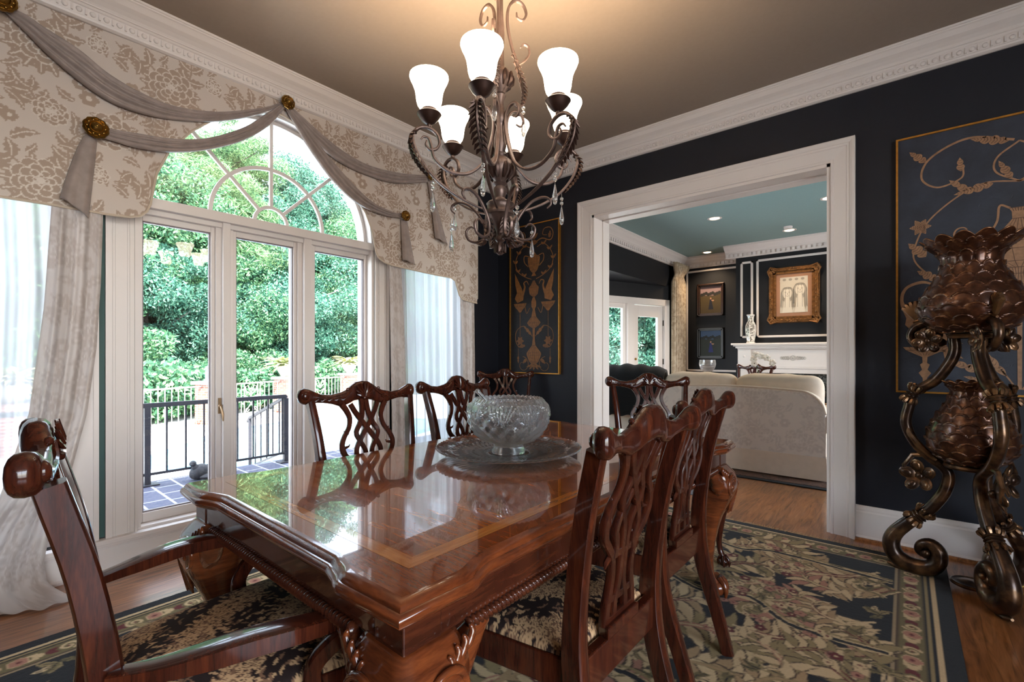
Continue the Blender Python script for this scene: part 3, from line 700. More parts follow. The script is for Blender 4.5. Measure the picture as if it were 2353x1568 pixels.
# ------------------------------------------------------------------ rug
RG = rug_raster(); st_ = .006
nx, ny = int(2 * RUG_H[0] / st_), int(2 * RUG_H[1] / st_)
gx, gy = np.meshgrid(np.linspace(-RUG_H[0], RUG_H[0], nx), np.linspace(-RUG_H[1], RUG_H[1], ny))
cc = RG.sample(np.abs(gx).ravel(), np.abs(gy).ravel(), 2)
cc = cc * (1 + .10 * (RNG.rand(cc.shape[0], 1) - .5))
b = MB(); zr = .011 + .0012 * RNG.rand(ny, nx)
b.v = list(zip((gx).ravel().tolist(), (gy).ravel().tolist(), zr.ravel().tolist()))
idx = np.arange(nx * ny).reshape(ny, nx)
b.f = list(zip(idx[:-1, :-1].ravel().tolist(), idx[:-1, 1:].ravel().tolist(), idx[1:, 1:].ravel().tolist(), idx[1:, :-1].ravel().tolist()))
b.m = [0] * len(b.f); b.s = [True] * len(b.f)
rug = thing('area_rug', 'large dark floral wool rug with beige scrolls under the dining table', 'rug', (RUG_C[0], RUG_C[1], 0))
b.build('pile', M['rug'], rug, col=rgba(cc.astype(np.float32)), angle=180)
b = MB(); hx, hy = RUG_H
b.box((-hx - .002, -hy - .002, .001), (hx + .002, hy + .002, .010)); b.build('backing', plain('rug edge binding', srgb(46, 46, 50), .95), rug)
for s in (1, -1):
    b = MB(); rnd = random.Random(3)
    for k in range(520):
        x = -hx + 2 * hx * (k + .5) / 520; dx = rnd.uniform(-.02, .02); L = rnd.uniform(.045, .075)
        b.tube([(x, s * hy, .008), (x + dx * .5, s * (hy + L * .5), .005), (x + dx, s * (hy + L), .003)], [.0022, .0018, .0012], 4)
    b.build('fringe', M['fringe'], rug)
del RG

# ------------------------------------------------------------------ dining table
TC = (-1.215, 1.455); TW, TL, TZ = .592, 1.0, .765
tb = thing('dining_table', 'long polished mahogany dining table with carved cabriole legs', 'table', (TC[0], TC[1], .012))
TZ -= .012
def outline():
    ins = .028; q = [(TW, TL - .17), (TW - .004, TL - .19), (TW - .010, TL - .205), (TW - ins + .006, TL - .235), (TW - ins, TL - .26)]
    q2 = [(TW - .19, TL), (TW - .21, TL - .004), (TW - .228, TL - .012), (TW - .262, TL - ins + .006), (TW - .285, TL - ins)]
    quad = [(p[0], p[1]) for p in q[::-1]] + [(TW, TL)] + q2                       # corner +x +y, counter-clockwise
    full = list(quad); full += [(-x, y) for x, y in quad[::-1]]; full += [(-x, -y) for x, y in quad]; full += [(x, -y) for x, y in quad[::-1]]
    return full
OUT = outline()
def inset(poly, d):
    n = len(poly); res = []
    for i in range(n):
        p0, p1, p2 = (np.array(poly[i - 1]), np.array(poly[i]), np.array(poly[(i + 1) % n]))
        t0 = (p1 - p0) / np.linalg.norm(p1 - p0); t1 = (p2 - p1) / np.linalg.norm(p2 - p1)
        n0 = np.array([-t0[1], t0[0]]); n1 = np.array([-t1[1], t1[0]]); m = n0 + n1; m /= np.linalg.norm(m)
        res.append(tuple(p1 + m * d / max(.4, m @ n0)))
    return res
EDGE = [(.05, -.045), (.014, -.045), (.006, -.040), (.001, -.033), (0, -.027), (.003, -.020), (.009, -.016), (.012, -.0155), (.0125, -.013), (.019, -.006), (.026, -.002), (.032, -.0006), (.034, 0)]
def nose(rg, d):
    k = .010 * max(0, 1 - d / .03); return [(x - math.copysign(k, x), y - math.copysign(k, y)) if abs(ox) == TW and abs(oy) == TL else (x, y) for (x, y), (ox, oy) in zip(rg, OUT)]
b = MB(); rings = [nose(inset(OUT, d), d) for d, z in EDGE]; n = len(OUT); vs = []
for (d, z), rg in zip(EDGE, rings): vs += [(x, y, TZ + z) for x, y in rg]
fs = []
for i in range(len(EDGE) - 1):
    for k in range(n): fs.append((i * n + k, i * n + (k + 1) % n, (i + 1) * n + (k + 1) % n, (i + 1) * n + k))
b.add(vs, fs, 1); top = len(EDGE) - 1
b.add([(x, y, TZ) for x, y in rings[-1]], [tuple(range(n))], 0, False); b.add([(x, y, TZ - .045) for x, y in rings[0]], [tuple(range(n))[::-1]], 1, False)
e = .0004; X1, Y1, X0, Y0 = TW - .112, TL - .108, TW - .150, TL - .146
for s in (1, -1):
    b.add([(s * X0, -Y0, TZ + e), (s * X1, -Y1, TZ + e), (s * X1, Y1, TZ + e), (s * X0, Y0, TZ + e)], [(0, 1, 2, 3) if s > 0 else (3, 2, 1, 0)], 3, False)
    b.add([(-X1, s * Y1, TZ + e), (X1, s * Y1, TZ + e), (X0, s * Y0, TZ + e), (-X0, s * Y0, TZ + e)], [(3, 2, 1, 0) if s > 0 else (0, 1, 2, 3)], 4, False)
for k in range(3):                                                                    # three leaves of flame veneer
    ya, yb = -Y0 + k * 2 * Y0 / 3 + .0005, -Y0 + (k + 1) * 2 * Y0 / 3 - .0005
    b.add([(-X0, ya, TZ + e), (X0, ya, TZ + e), (X0, yb, TZ + e), (-X0, yb, TZ + e)], [(0, 1, 2, 3)], 2, False)
b.build('tabletop', [M['table_border'], M['table_edge'], M['table_field'], M['table_band_x'], M['table_band_y']], tb, angle=50)
AX, AY, AZ0, AZ1 = TW - .048, TL - .048, TZ - .115, TZ - .045
b = MB()
for s in (1, -1):
    b.box((s * AX, -AY, AZ0), (s * (AX - .028), AY, AZ1)); b.box((-AX, s * AY, AZ0), (AX, s * (AY - .028), AZ1))
for sx in (1, -1):
    for sy in (1, -1): b.box((sx * (AX + .003), sy * (AY + .003), AZ0 - .004), (sx * (AX - .085), sy * (AY - .085), AZ1))
b.build('apron', M['mahogany_dark'], tb, bevel=.003)
for sx, sy, L in ((1, 0, AY), (-1, 0, AY), (0, 1, AX), (0, -1, AX)):
    b = MB(); L2 = L - .15; k = int(2 * L2 / .0135)
    for i in range(k):
        t = -L2 + (i + .5) * 2 * L2 / k
        c = (sx * (AX + .005), t, AZ0 - .006) if sx else (t, sy * (AY + .005), AZ0 - .006)
        Mr = Matrix.Rotation(.5 * (sx - sy if sx else sy), 3, 'X' if sx else 'Y')
        b.ball(c, (.013, .0085, .015) if sx else (.0085, .013, .015), 8, 6, M=Mr)
    b.build('rope_moulding', M['mahogany_dark'], tb)
def sq_ring(c, r, z, rot=0, p=3.2, n=20):
    out = []
    for k in range(n):
        t = 2 * pi * k / n + pi / 4; ct, stt = cos(t), sin(t); q = r / ((abs(ct) ** p + abs(stt) ** p) ** (1 / p))
        x, y = q * ct, q * stt; out.append((c[0] + x * cos(rot) - y * sin(rot), c[1] + x * sin(rot) + y * cos(rot), z))
    return out
def cabriole(b, c, sx, sy, tab, n=20):
    """tab: (z, outward shift along the diagonal, half width, squareness)"""
    vs = []; pts = [np.array(t, float) for t in tab]; rows = smooth_path(pts, 5)
    for z, o, r, p in rows: vs += sq_ring((c[0] + sx * o * .707, c[1] + sy * o * .707), r, z, 0, p, n)
    fs = []
    for i in range(len(rows) - 1):
        for k in range(n): fs.append((i * n + k, i * n + (k + 1) % n, (i + 1) * n + (k + 1) % n, (i + 1) * n + k))
    fs = [f[::-1] for f in fs]                        # rows run downwards
    fs += [tuple(range(n)), tuple((len(rows) - 1) * n + k for k in range(n))[::-1]]
    b.add(vs, fs)
def claw_foot(b, c, sx, sy, r):
    b.ball((c[0], c[1], r * .86), (r, r, r * .86), 16, 10)
    a0 = atan2(sy, sx)
    for a in (a0, a0 + 1.15, a0 - 1.15, a0 + pi):
        d = (cos(a), sin(a)); b.tube([(c[0] + d[0] * r * .35, c[1] + d[1] * r * .35, r * 1.95), (c[0] + d[0] * r * .85, c[1] + d[1] * r * .85, r * 1.5), (c[0] + d[0] * r * 1.12, c[1] + d[1] * r * 1.12, r * .8), (c[0] + d[0] * r * 1.04, c[1] + d[1] * r * 1.04, r * .15)], [r * .33, r * .3, r * .25, r * .14], 8)
def spiral3(c, ux, uz, r, a0, turns, sgn, off, n=30, k=.82):
    return [tuple(np.array(c) + np.array(ux) * (r * (1 - k * t) * cos(a0 + sgn * 2 * pi * turns * t)) + np.array(uz) * (r * (1 - k * t) * sin(a0 + sgn * 2 * pi * turns * t)) + np.array(off)) for t in np.linspace(0, 1, n)]
for sx in (1, -1):
    for sy in (1, -1):
        b = MB(); c = (sx * (AX - .060), sy * (AY - .060)); z0 = AZ0 + .002
        cabriole(b, c, sx, sy, [(z0, .004, .066, 9), (z0 - .02, .010, .078, 8), (z0 - .05, .022, .090, 6), (z0 - .10, .034, .090, 5), (z0 - .15, .036, .076, 4), (z0 - .21, .026, .058, 3.2), (z0 - .26, .014, .045, 2.8), (z0 - .36, .0, .034, 2.5), (.16, -.004, .026, 2.2), (.10, .006, .026, 2.1), (.07, .022, .030, 2.1)], 28)
        claw_foot(b, (c[0] + sx * .030, c[1] + sy * .030), sx, sy, .046)
        # rounded ears that spread from the knee along the aprons
        for ax in (0, 1):
            U = np.array((-sx, 0, 0)) if ax == 0 else np.array((0, -sy, 0)); Nn = np.array((0, sy, 0)) if ax == 0 else np.array((sx, 0, 0))
            o0 = np.array((c[0], c[1], z0)) + Nn * .058
            P = smooth_path([tuple(o0 + U * u + np.array((0, 0, z))) for u, z in ((.02, -.10), (.06, -.072), (.095, -.045), (.125, -.026), (.150, -.020))], 5)
            b.tube(P, [.050, .046, .034, .024, .014], 12, w=.75, h=1.0, up=tuple(Nn))
        lg = b.build('leg', M['table_edge'], tb, angle=55)
        b = MB()                                                        # carved scrolls and flutes on the two outer faces of the knee
        for ax in (0, 1):
            U = np.array((-sx, 0, 0)) if ax == 0 else np.array((0, -sy, 0)); Nn = np.array((0, sy, 0)) if ax == 0 else np.array((sx, 0, 0))
            cor = np.array((c[0] + sx * .118, c[1] + sy * .118, z0 - .075))
            for r, wd in ((.054, .0085), (.040, .0075), (.027, .0065)):
                ce = cor + U * .122 + np.array((0, 0, -.015)) - Nn * .012
                b.tube(spiral3(ce, U, (0, 0, 1), r, pi * .98, .72, -1, (0, 0, 0), 22, .25), [wd, wd, wd * .6], 6)
            b.ball(tuple(cor + U * .125 + np.array((0, 0, -.02)) - Nn * .012), (.014,) * 3, 10, 6)
            for k in range(6):                                         # flutes fanning down from the corner
                s0 = .006 + .013 * k
                p0 = cor + U * (s0 + .004) + np.array((0, 0, -.012 - .004 * k)) - Nn * .010; p1 = cor + U * (s0 * .9 + .016) + np.array((0, 0, -.075)) - Nn * .022; p2 = cor + U * (s0 * .6 + .032) + np.array((0, 0, -.16)) - Nn * .042
                b.tube([tuple(p0), tuple(p1), tuple(p2)], [.004, .0062, .003], 6)
            for k in range(4):                                         # leaf lobes running up the ear
                a = cor + U * (.105 + .020 * k) + np.array((0, 0, .012 + .010 * k)) - Nn * (.024 + .002 * k)
                b.tube(smooth_path([tuple(a), tuple(a + U * .022 + np.array((0, 0, .006))), tuple(a + U * .034 + np.array((0, 0, .026))), tuple(a + U * .028 + np.array((0, 0, .040)))], 3), [.004, .0085, .008, .003], 8)
        b.build('knee_carving', M['table_edge'], lg, angle=75)

# ------------------------------------------------------------------ chairs
YB_TAB = [(.0, -.335), (.15, -.29), (.32, -.235), (.46, -.215), (.60, -.222), (.78, -.25), (.955, -.295), (1.05, -.325)]
YBS = smooth_path([(z, y) for z, y in YB_TAB], 6)
def yback(z): return interp(YBS, z)
def make_chair(label, arms, loc, rz, group, wide=1.0):
    t = thing('dining_chair' if not arms else 'dining_armchair', label, 'chair' if not arms else 'armchair', loc, rz, group)
    W = wide; wd = M['mahogany']
    for s in (1, -1):
        b = MB()
        P = [(s * W * x, yback(z), z) for x, z in ((.185, 0), (.190, .15), (.197, .32), (.203, .46), (.210, .60), (.222, .78), (.240, .945))]
        b.tube(smooth_path(P, 4), [.017, .019, .022, .023, .020, .018, .0165], prof=RECT, w=1.3, h=.88, up=(0, 1, 0)); b.build('rear_leg', wd, t, angle=45)
        b = MB(); cabriole(b, (s * W * .245, .222), s, 1, [(.45, 0, .030, 6), (.41, .006, .034, 5), (.36, .018, .033, 3.5), (.28, .010, .024, 2.6), (.15, -.004, .016, 2.2), (.09, .0, .015, 2.1), (.06, .012, .018, 2.1)], 16)
        claw_foot(b, (s * W * .245 + s * .015, .237), s, 1, .028); b.build('leg', wd, t, angle=55)
    # seat frame: front, sides, back
    b = MB(); f, r = .275 * W, .205 * W
    b.prism([(-f, .245), (f, .245), (f, .215), (-f, .215)], 'z', .385, .458)
    for s in (1, -1): b.prism([(s * f, .245), (s * (f - .03), .245), (s * (r - .03), -.2), (s * r, -.2)], 'z', .385, .458)
    b.prism([(-r, -.232), (r, -.232), (r, -.204), (-r, -.204)], 'z', .375, .462); b.prism([(-.085, -.235), (.085, -.235), (.075, -.20), (-.075, -.20)], 'z', .46, .49)
    b.build('seat_frame', wd, t, bevel=.004)
    nu, nv = 170, 156; vs = []; co = []
    for j in range(nv):
        v = j / (nv - 1); y = -.198 + .446 * v; hw = lerp(r, f, (y + .2) / .445) - .006
        for i in range(nu):
            u = 2 * i / (nu - 1) - 1; x = u * hw; e_ = (1 - abs(u) ** 6) * (1 - abs(2 * v - 1) ** 6)
            z = .452 + .050 * max(0, e_) ** .42 * (1 - .18 * (u * u + (2 * v - 1) ** 2)); vs.append((x, y, z)); co.append((1.45 * x + .9, 1.45 * y + .9))
    b = MB(); b.add(vs, [(j * nu + i, j * nu + i + 1, (j + 1) * nu + i + 1, (j + 1) * nu + i) for j in range(nv - 1) for i in range(nu - 1)])
    co = np.array(co); b.build('seat_cushion', M['seat_fabric'], t, angle=180, col=rgba(TAP.sample(co[:, 0], co[:, 1], 1)))
    # yoke crest rail with scrolled ears and a shell
    ZT = [(0, 1.026), (.03, 1.022), (.055, 1.006), (.075, .990), (.10, .980), (.15, .970), (.19, .974), (.22, .988), (.245, 1.000), (.258, 1.003), (.270, .999), (.279, .990), (.284, .978)]
    ZB = [(0, .942), (.045, .936), (.075, .922), (.11, .916), (.14, .928), (.18, .936), (.21, .938), (.235, .932), (.258, .933), (.270, .938), (.279, .947), (.284, .960)]
    TH = [(0, .024), (.05, .022), (.08, .016), (.18, .015), (.22, .019), (.255, .023), (.270, .021), (.279, .016), (.284, .008)]
    b = MB(); N = 97; n = 16; vs = []
    for i in range(N):
        x = -.284 + .568 * i / (N - 1); a = abs(x); zt, zb, th = interp(ZT, a), interp(ZB, a), interp(TH, a); zc, hz = (zt + zb) / 2, (zt - zb) / 2; yc = yback(zc) - .004 - .22 * (a ** 2)
        for k in range(n):
            q = 2 * pi * k / n; ca, sa = cos(q), sin(q); vs.append((x * W, yc + th * math.copysign(abs(ca) ** .75, ca), zc + hz * math.copysign(abs(sa) ** .8, sa)))
    fs = [(i * n + k, (i + 1) * n + k, (i + 1) * n + (k + 1) % n, i * n + (k + 1) % n) for i in range(N - 1) for k in range(n)] + [tuple(range(n)), tuple((N - 1) * n + k for k in range(n))[::-1]]
    b.add(vs, fs)
    for s in (1, -1):
        b.ball((s * .258 * W, yback(.97) + .002, .970), (.016, .011, .017), 14, 8)
    cr = b.build('crest_rail', wd, t, angle=60)
    b = MB()
    for k in range(9):                                       # shell and leaf carving on the face of the rail
        a = pi / 2 + (k - 4) * .3; L = .054 - .0015 * (k - 4) ** 2; c0 = (0, yback(.95) + .020, .953)
        b.tube([c0, (c0[0] + .6 * L * cos(a), c0[1] + .002, c0[2] + .6 * L * sin(a)), (c0[0] + L * 1.25 * cos(a), c0[1] - .006, c0[2] + L * 1.25 * sin(a))], [.003, .0058, .004], 6)
    b.ball((0, yback(.95) + .02, .950), (.012, .008, .009), 10, 6)
    for s in (1, -1):
        b.tube([(s * .058, yback(.97) + .014, .985), (s * .088, yback(.95) + .012, .962), (s * .13, yback(.95) + .009, .953), (s * .18, yback(.95) + .006, .956), (s * .225, yback(.96) + .006, .966)], [.006, .0052, .0045, .004, .002], 6)
        for k in range(5):
            x = .085 + .03 * k; b.tube([(s * x, yback(.95) + .012 - .002 * k, .955), (s * (x + .016), yback(.95) + .011 - .002 * k, .946), (s * (x + .026), yback(.95) + .008 - .002 * k, .950)], [.0045, .004, .0015], 6)
        b.ball((s * .075, yback(.98) + .012, .99), .008, 8, 6)
    b.build('crest_carving', wd, cr)
    # pierced interlaced splat
    b = MB()
    def strand(pts, w, d=.0095, dy=0):
        q = smooth_path(pts, 6); P = [(x, yback(z) + dy, z) for x, z in q]; b.tube(P, w, prof=RECT, w=1, h=d / .012 if isinstance(w, float) else .8, up=(1, 0, 0))
    for s in (1, -1):
        strand([(s * .105, .925), (s * .088, .900), (s * .076, .865), (s * .084, .825), (s * .110, .785), (s * .122, .750), (s * .112, .712), (s * .086, .684), (s * .062, .655), (s * .052, .61), (s * .056, .57), (s * .066, .53), (s * .072, .485)], [.013, .012, .010, .0105, .012, .0115, .010, .011, .012, .012])
        strand([(s * .066, .925), (s * .045, .885), (s * .012, .835), (s * -.020, .790), (s * -.050, .745), (s * -.058, .712), (s * -.046, .68), (s * -.05, .65)], [.0115, .0115, .011, .0105, .011, .012], dy=.001 * s)
        strand([(s * .010, .945), (s * .014, .89), (s * .030, .840), (s * .052, .800), (s * .036, .76), (s * .016, .72), (s * .010, .66), (s * .012, .58), (s * .028, .53), (s * .030, .485)], [.012, .012, .0105, .010, .010, .011, .0115])
        for (x, z, a) in ((.108, .742, -1), (.098, .700, 1), (.05, .69, -1), (.088, .80, 1)): b.tube([(s * x, yback(z), z), (s * (x + .016 * a), yback(z), z + .004), (s * (x + .022 * a), yback(z), z + .014)], [.007, .005, .002], 6)
        b.tube([(s * .07, yback(.655), .655), (s * .085, yback(.645), .645), (s * .088, yback(.63), .632)], [.008, .007, .003], 6)
    for z in (.545, .66): strand([(-.055, z), (0, z - .004), (.055, z)], .010)
    strand([(-.075, .495), (0, .492), (.075, .495)], .012)
    b.build('splat', wd, t, angle=50)
    if arms:
        for s in (1, -1):
            P = smooth_path([(s * .226 * W, yback(.612) + .005, .606), (s * .262 * W, -.14, .606), (s * .295 * W, -.02, .612), (s * .305 * W, .10, .602), (s * .292 * W, .19, .592), (s * .282 * W, .232, .578)], 5)
            b = MB(); b.tube(P, [.017, .022, .030, .030, .026, .024, .020], prof=RECT, w=.62, h=1.0, up=(0, 0, 1))
            for k in range(4): b.tube([(s * (.266 + .010 * k) * W, .15, .608), (s * (.264 + .010 * k) * W, .215, .602), (s * (.264 + .010 * k) * W, .252, .580)], [.003, .0055, .0045], 6)
            ar = b.build('arm', wd, t, angle=45)
            b = MB(); b.tube(smooth_path([(s * .284 * W, .215, .578), (s * .286 * W, .205, .556), (s * .278 * W, .150, .535), (s * .262 * W, .110, .49), (s * .258 * W, .115, .43), (s * .258 * W, .12, .39)], 5), [.022, .022, .019, .018, .021, .022], prof=RECT, w=1, h=.75, up=(0, 1, 0))
            b.build('arm_support', wd, ar, angle=45)
    return t
G = 'carved mahogany dining chairs'; zc = .012
first = make_chair('carved side chair on the window side of the table, nearer the armchair', False, (-1.632, 1.182, zc), -radians(96), G); first.scale = (1, 1, 1.02)
def put(label, x, y, rz, z=zc):
    c = copy_tree(first); c.location = (x, y, z); c.rotation_euler = (0, 0, rz); c['label'] = label; return c
put('carved side chair on the window side, farther down beside the punch bowl', -1.705, 1.884, -pi / 2)
put('large carved side chair seen from behind, nearest on the doorway side of the table', -.787, 1.104, pi / 2)
put('carved side chair seen from behind, second on the doorway side of the table', -.862, 1.745, pi / 2)
put('carved side chair standing alone in the dark corner by the tall narrow panel', -2.81, 3.235, -radians(140), 0)
put('carved chair at the far end of the table before the doorway and sofa', -1.12, 2.742, -radians(140))
arm = make_chair('carved armchair with open arms at the near end by the curtain', True, (-1.25, .405, zc), radians(-5), None, 1.04); arm.scale = (1, 1, 1.02)

# ------------------------------------------------------------------ punch bowl, platter, ladle
BX, BY, TT = -1.255, 1.468, .766
def crystal_bump(t, u, n):
    """diamond cut below, fans above; u runs 0 (foot) .. 1 (rim)."""
    a = t * n / (2 * pi)
    p = abs(((a + u * 7) % 1) - .5) + abs(((a - u * 7) % 1) - .5)
    return p - .5
pl = thing('cut_glass_platter', 'broad round cut glass platter under the punch bowl on the table', 'platter', (BX, BY, TT))
prof = [(r * .91, z) for r, z in [(0, .004), (.085, .004), (.10, .003), (.15, .006), (.22, .012), (.28, .020), (.318, .030), (.325, .034), (.322, .038), (.312, .036), (.27, .026), (.21, .017), (.15, .011), (.10, .008), (.085, .009), (0, .009)]]
rows = smooth_path(prof[:8], 4)[:-1] + smooth_path(prof[7:], 4); n = 144; vs = []
for i, (r, z) in enumerate(rows):
    topside = i > len(rows) * .5
    for k in range(n):
        t = 2 * pi * k / n; r2 = max(r, .0005); zz = z
        if topside and .09 < r < .225: zz += .0052 * abs(sin(24 * t + r * 50)) - .001
        if topside and r >= .225: zz += .006 * abs(sin(32 * t)) * (1 - abs(r - .257) / .035 if abs(r - .257) < .035 else 0)
        if r > .27: r2 *= 1 + .012 * abs(sin(36 * t)) * (r - .27) / .025; zz += .003 * abs(sin(36 * t)) * (r - .27) / .025
        vs.append((r2 * cos(t), r2 * sin(t), zz))
b = MB(); b.add(vs, [(i * n + k, i * n + (k + 1) % n, (i + 1) * n + (k + 1) % n, (i + 1) * n + k) for i in range(len(rows) - 1) for k in range(n)])
b.build('dish', M['crystal_plate'], pl, angle=25)
bo = thing('punch_bowl', 'cut crystal punch bowl with scalloped rim standing on the glass platter', 'punch bowl', (BX, BY, TT + .0095))
outer = [(.067, .001), (.069, .010), (.064, .022), (.062, .032), (.074, .040), (.105, .053), (.136, .078), (.158, .112), (.169, .145), (.171, .172), (.165, .195), (.150, .212), (.139, .219), (.135, .222)]
inner = [(.130, .220), (.142, .208), (.155, .193), (.161, .172), (.159, .146), (.148, .114), (.126, .084), (.095, .062), (.05, .052), (0, .050)]
ro = smooth_path(outer, 7); ri = smooth_path(inner, 3); n = 252; vs = []
for i, (r, z) in enumerate(ro):
    for k in range(n):
        t = 2 * pi * k / n; d = 0; a_ = t * 36 / (2 * pi); lat = z / .026
        dia = abs(((a_ + lat) % 2) - 1) + abs(((a_ - lat) % 2) - 1)                     # crossing cuts
        if .045 < z < .128: d = .0075 * (dia - 1) * min(1, (z - .045) / .015)
        elif z >= .128 and z < .206:
            f = ((t * 9 / (2 * pi)) % 1) - .5; hgt = (z - .104) / .10; lim = max(.08, hgt * .56)
            if abs(f) < lim: d = .0075 * (2 * abs(((f / lim * 3.5) % 1) - .5) - .6)   # fan of long cuts
            else: d = .006 * (dia - 1)
        rr = r + d; zz = z
        if z > .208: w = min(1, (z - .208) / .012); zz += .006 * w * abs(sin(20 * t)); rr += .0025 * w * abs(sin(20 * t))
        vs.append((rr * cos(t), rr * sin(t), zz))
for r, z in ri:
    for k in range(n):
        t = 2 * pi * k / n; w = max(0, min(1, (z - .208) / .012)); vs.append((max(r, .0004) * cos(t), max(r, .0004) * sin(t), z + .006 * w * abs(sin(20 * t))))
m_ = len(ro) + len(ri)
b = MB(); fs = [(i * n + k, i * n + (k + 1) % n, (i + 1) * n + (k + 1) % n, (i + 1) * n + k) for i in range(m_ - 1) for k in range(n)] + [tuple(range(n))[::-1]]
b.add(vs, fs); b.build('vessel', M['crystal'], bo, angle=18)
ld = thing('glass_ladle', 'clear glass ladle leaning in the punch bowl, handle over the rim', 'ladle', (BX, BY, TT))
b = MB(); q0 = np.array((-.098, -.082, .262)); q1 = np.array((.015, .015, .098))
b.tube([tuple(lerp(q0, q1, t)) for t in np.linspace(0, 1, 14)], [.0085, .008, .0062, .006, .006, .0055, .006], 10); b.ball(tuple(q0), (.0105,) * 3, 12, 8); b.build('handle', M['crystal'], ld)
b = MB(); b.lathe([(.0005, -.022), (.018, -.018), (.028, -.006), (.031, .008), (.029, .008), (.026, -.004), (.016, -.015), (.0005, -.018)], 20, (.035, .03, .092)); b.build('cup', M['crystal'], ld)

# ------------------------------------------------------------------ painted wall panels
M['canvas'] = None
def canvas_mat(name='craquelure blue canvas', ca=srgb(36, 39, 48), cb=srgb(52, 57, 70)):
    N = NT(name); v = coords(N); vo = N.n('ShaderNodeTexVoronoi', feature='DISTANCE_TO_EDGE'); vo.inputs['Scale'].default_value = 17; v2 = coords(N, (1, 1, 2.2)); N.l(v2, vo.inputs['Vector'])
    f = noise(N, v, 5, 6, .6); cc = ramp(N, [(.3, ca), (.7, cb)], f)
    p = princ(N, Roughness=.5, Specular_IOR_Level=.4); N.l(cc, p.inputs['Base Color'])
    cr = ramp(N, [(.0, (0, 0, 0)), (.02, (1, 1, 1))], vo.outputs['Distance'])
    wv = N.n('ShaderNodeMath', operation='MULTIPLY_ADD'); N.l(f, wv.inputs[0]); wv.inputs[1].default_value = 3; N.l(cr, wv.inputs[2])
    N.l(bump(N, wv.outputs[0], .28, .004), p.inputs['Normal']); return N.done(p.outputs[0])
M['canvas'] = canvas_mat(); M['canvas_black'] = canvas_mat('craquelure black canvas', srgb(20, 20, 23), srgb(30, 31, 36))
M['ochre'] = plain('ochre ornament paint', srgb(150, 112, 82), .6, nscale=40, namp=.3)
M['ochre_dark'] = plain('brown ornament lines', srgb(84, 58, 42), .6)
M['ochre2'] = plain('amber ornament paint', srgb(128, 84, 42), .55, nscale=40, namp=.3)
class Orn:
    """Flat painted ornament: thin raised shapes on the panel's plane (x along the wall, z up)."""
    def __init__(s, y): s.b = MB(); s.y = y; s.k = 0
    def poly(s, pts, mi=0):
        s.k = (s.k + 1) % 5; s.b.prism([tuple(p) for p in pts], 'y', s.y - .0012 - .0002 * s.k - .001 * mi, s.y, mi)
    def rib(s, pts, w, sm=8):
        P = np.asarray(smooth_path(pts, sm)); n = len(P); T = np.gradient(P, axis=0); T /= np.maximum(1e-9, np.linalg.norm(T, axis=1))[:, None]; N = np.stack([-T[:, 1], T[:, 0]], 1)
        W = np.interp(np.linspace(0, 1, n), np.linspace(0, 1, len(w)), w) if isinstance(w, (list, tuple)) else np.full(n, w)
        for i in range(n - 1): s.poly([P[i] + N[i] * W[i] * .62, P[i + 1] + N[i + 1] * W[i + 1] * .62, P[i + 1] - N[i + 1] * W[i + 1] * .62, P[i] - N[i] * W[i] * .62])
    def leaf(s, bpt, tip, w, lobes=0, bend=0):
        a = np.array(bpt, float); t = np.array(tip, float); d = t - a; L = np.linalg.norm(d); d /= L; nn = np.array([-d[1], d[0]]); K = 6 * max(1, lobes) if lobes else 12; up = []; dn = []
        for k in range(K + 1):
            u = k / K; e = sin(pi * min(.999, u) ** .75) ** .9 * w + .0004
            if lobes: e *= .5 + .5 * abs(sin(pi * u * lobes)) ** .7
            c = a + d * L * u + nn * bend * L * sin(pi * u); up.append(c + nn * e); dn.append(c - nn * e)
        for k in range(K): s.poly([up[k], up[k + 1], dn[k + 1], dn[k]])
        if w > .011:
            for k in range(1, K - 1, 2): m_ = (up[k] + dn[k]) / 2; f_ = m_ + (up[k] - m_) * .75 + d * L * .05; g_ = m_ + (dn[k] - m_) * .75 + d * L * .05; h_ = d * .0011; s.poly([m_ - h_, f_ - h_, f_ + h_, m_ + h_], 1); s.poly([m_ - h_, g_ - h_, g_ + h_, m_ + h_], 1)
    def lathe2(s, cx, prof):
        for (r0, z0), (r1, z1) in zip(prof, prof[1:]):
            s.poly([(cx - r0, z0), (cx + r0, z0), (cx + r1, z1), (cx - r1, z1)])
            if max(r0, r1) > .03:
                for q in (-.72, -.44, -.15, .15, .44, .72): s.poly([(cx + q * r0 - .0012, z0), (cx + q * r0 + .0012, z0), (cx + q * r1 + .0012, z1), (cx + q * r1 - .0012, z1)], 1)
                s.poly([(cx - r0, z0 - .0015), (cx + r0, z0 - .0015), (cx + r0, z0 + .0015), (cx - r0, z0 + .0015)], 1)
    def spiral(s, c, r, a0, turns, w, sg=1): s.rib([(c[0] + r * (1 - .8 * t) * cos(a0 + sg * 2 * pi * turns * t), c[1] + r * (1 - .8 * t) * sin(a0 + sg * 2 * pi * turns * t)) for t in np.linspace(0, 1, 16)], [w, w * .5], 3)
    def flower(s, c, r, n=6):
        for k in range(n):
            a = 2 * pi * k / n; s.leaf(c, (c[0] + r * cos(a), c[1] + r * sin(a)), r * .28)
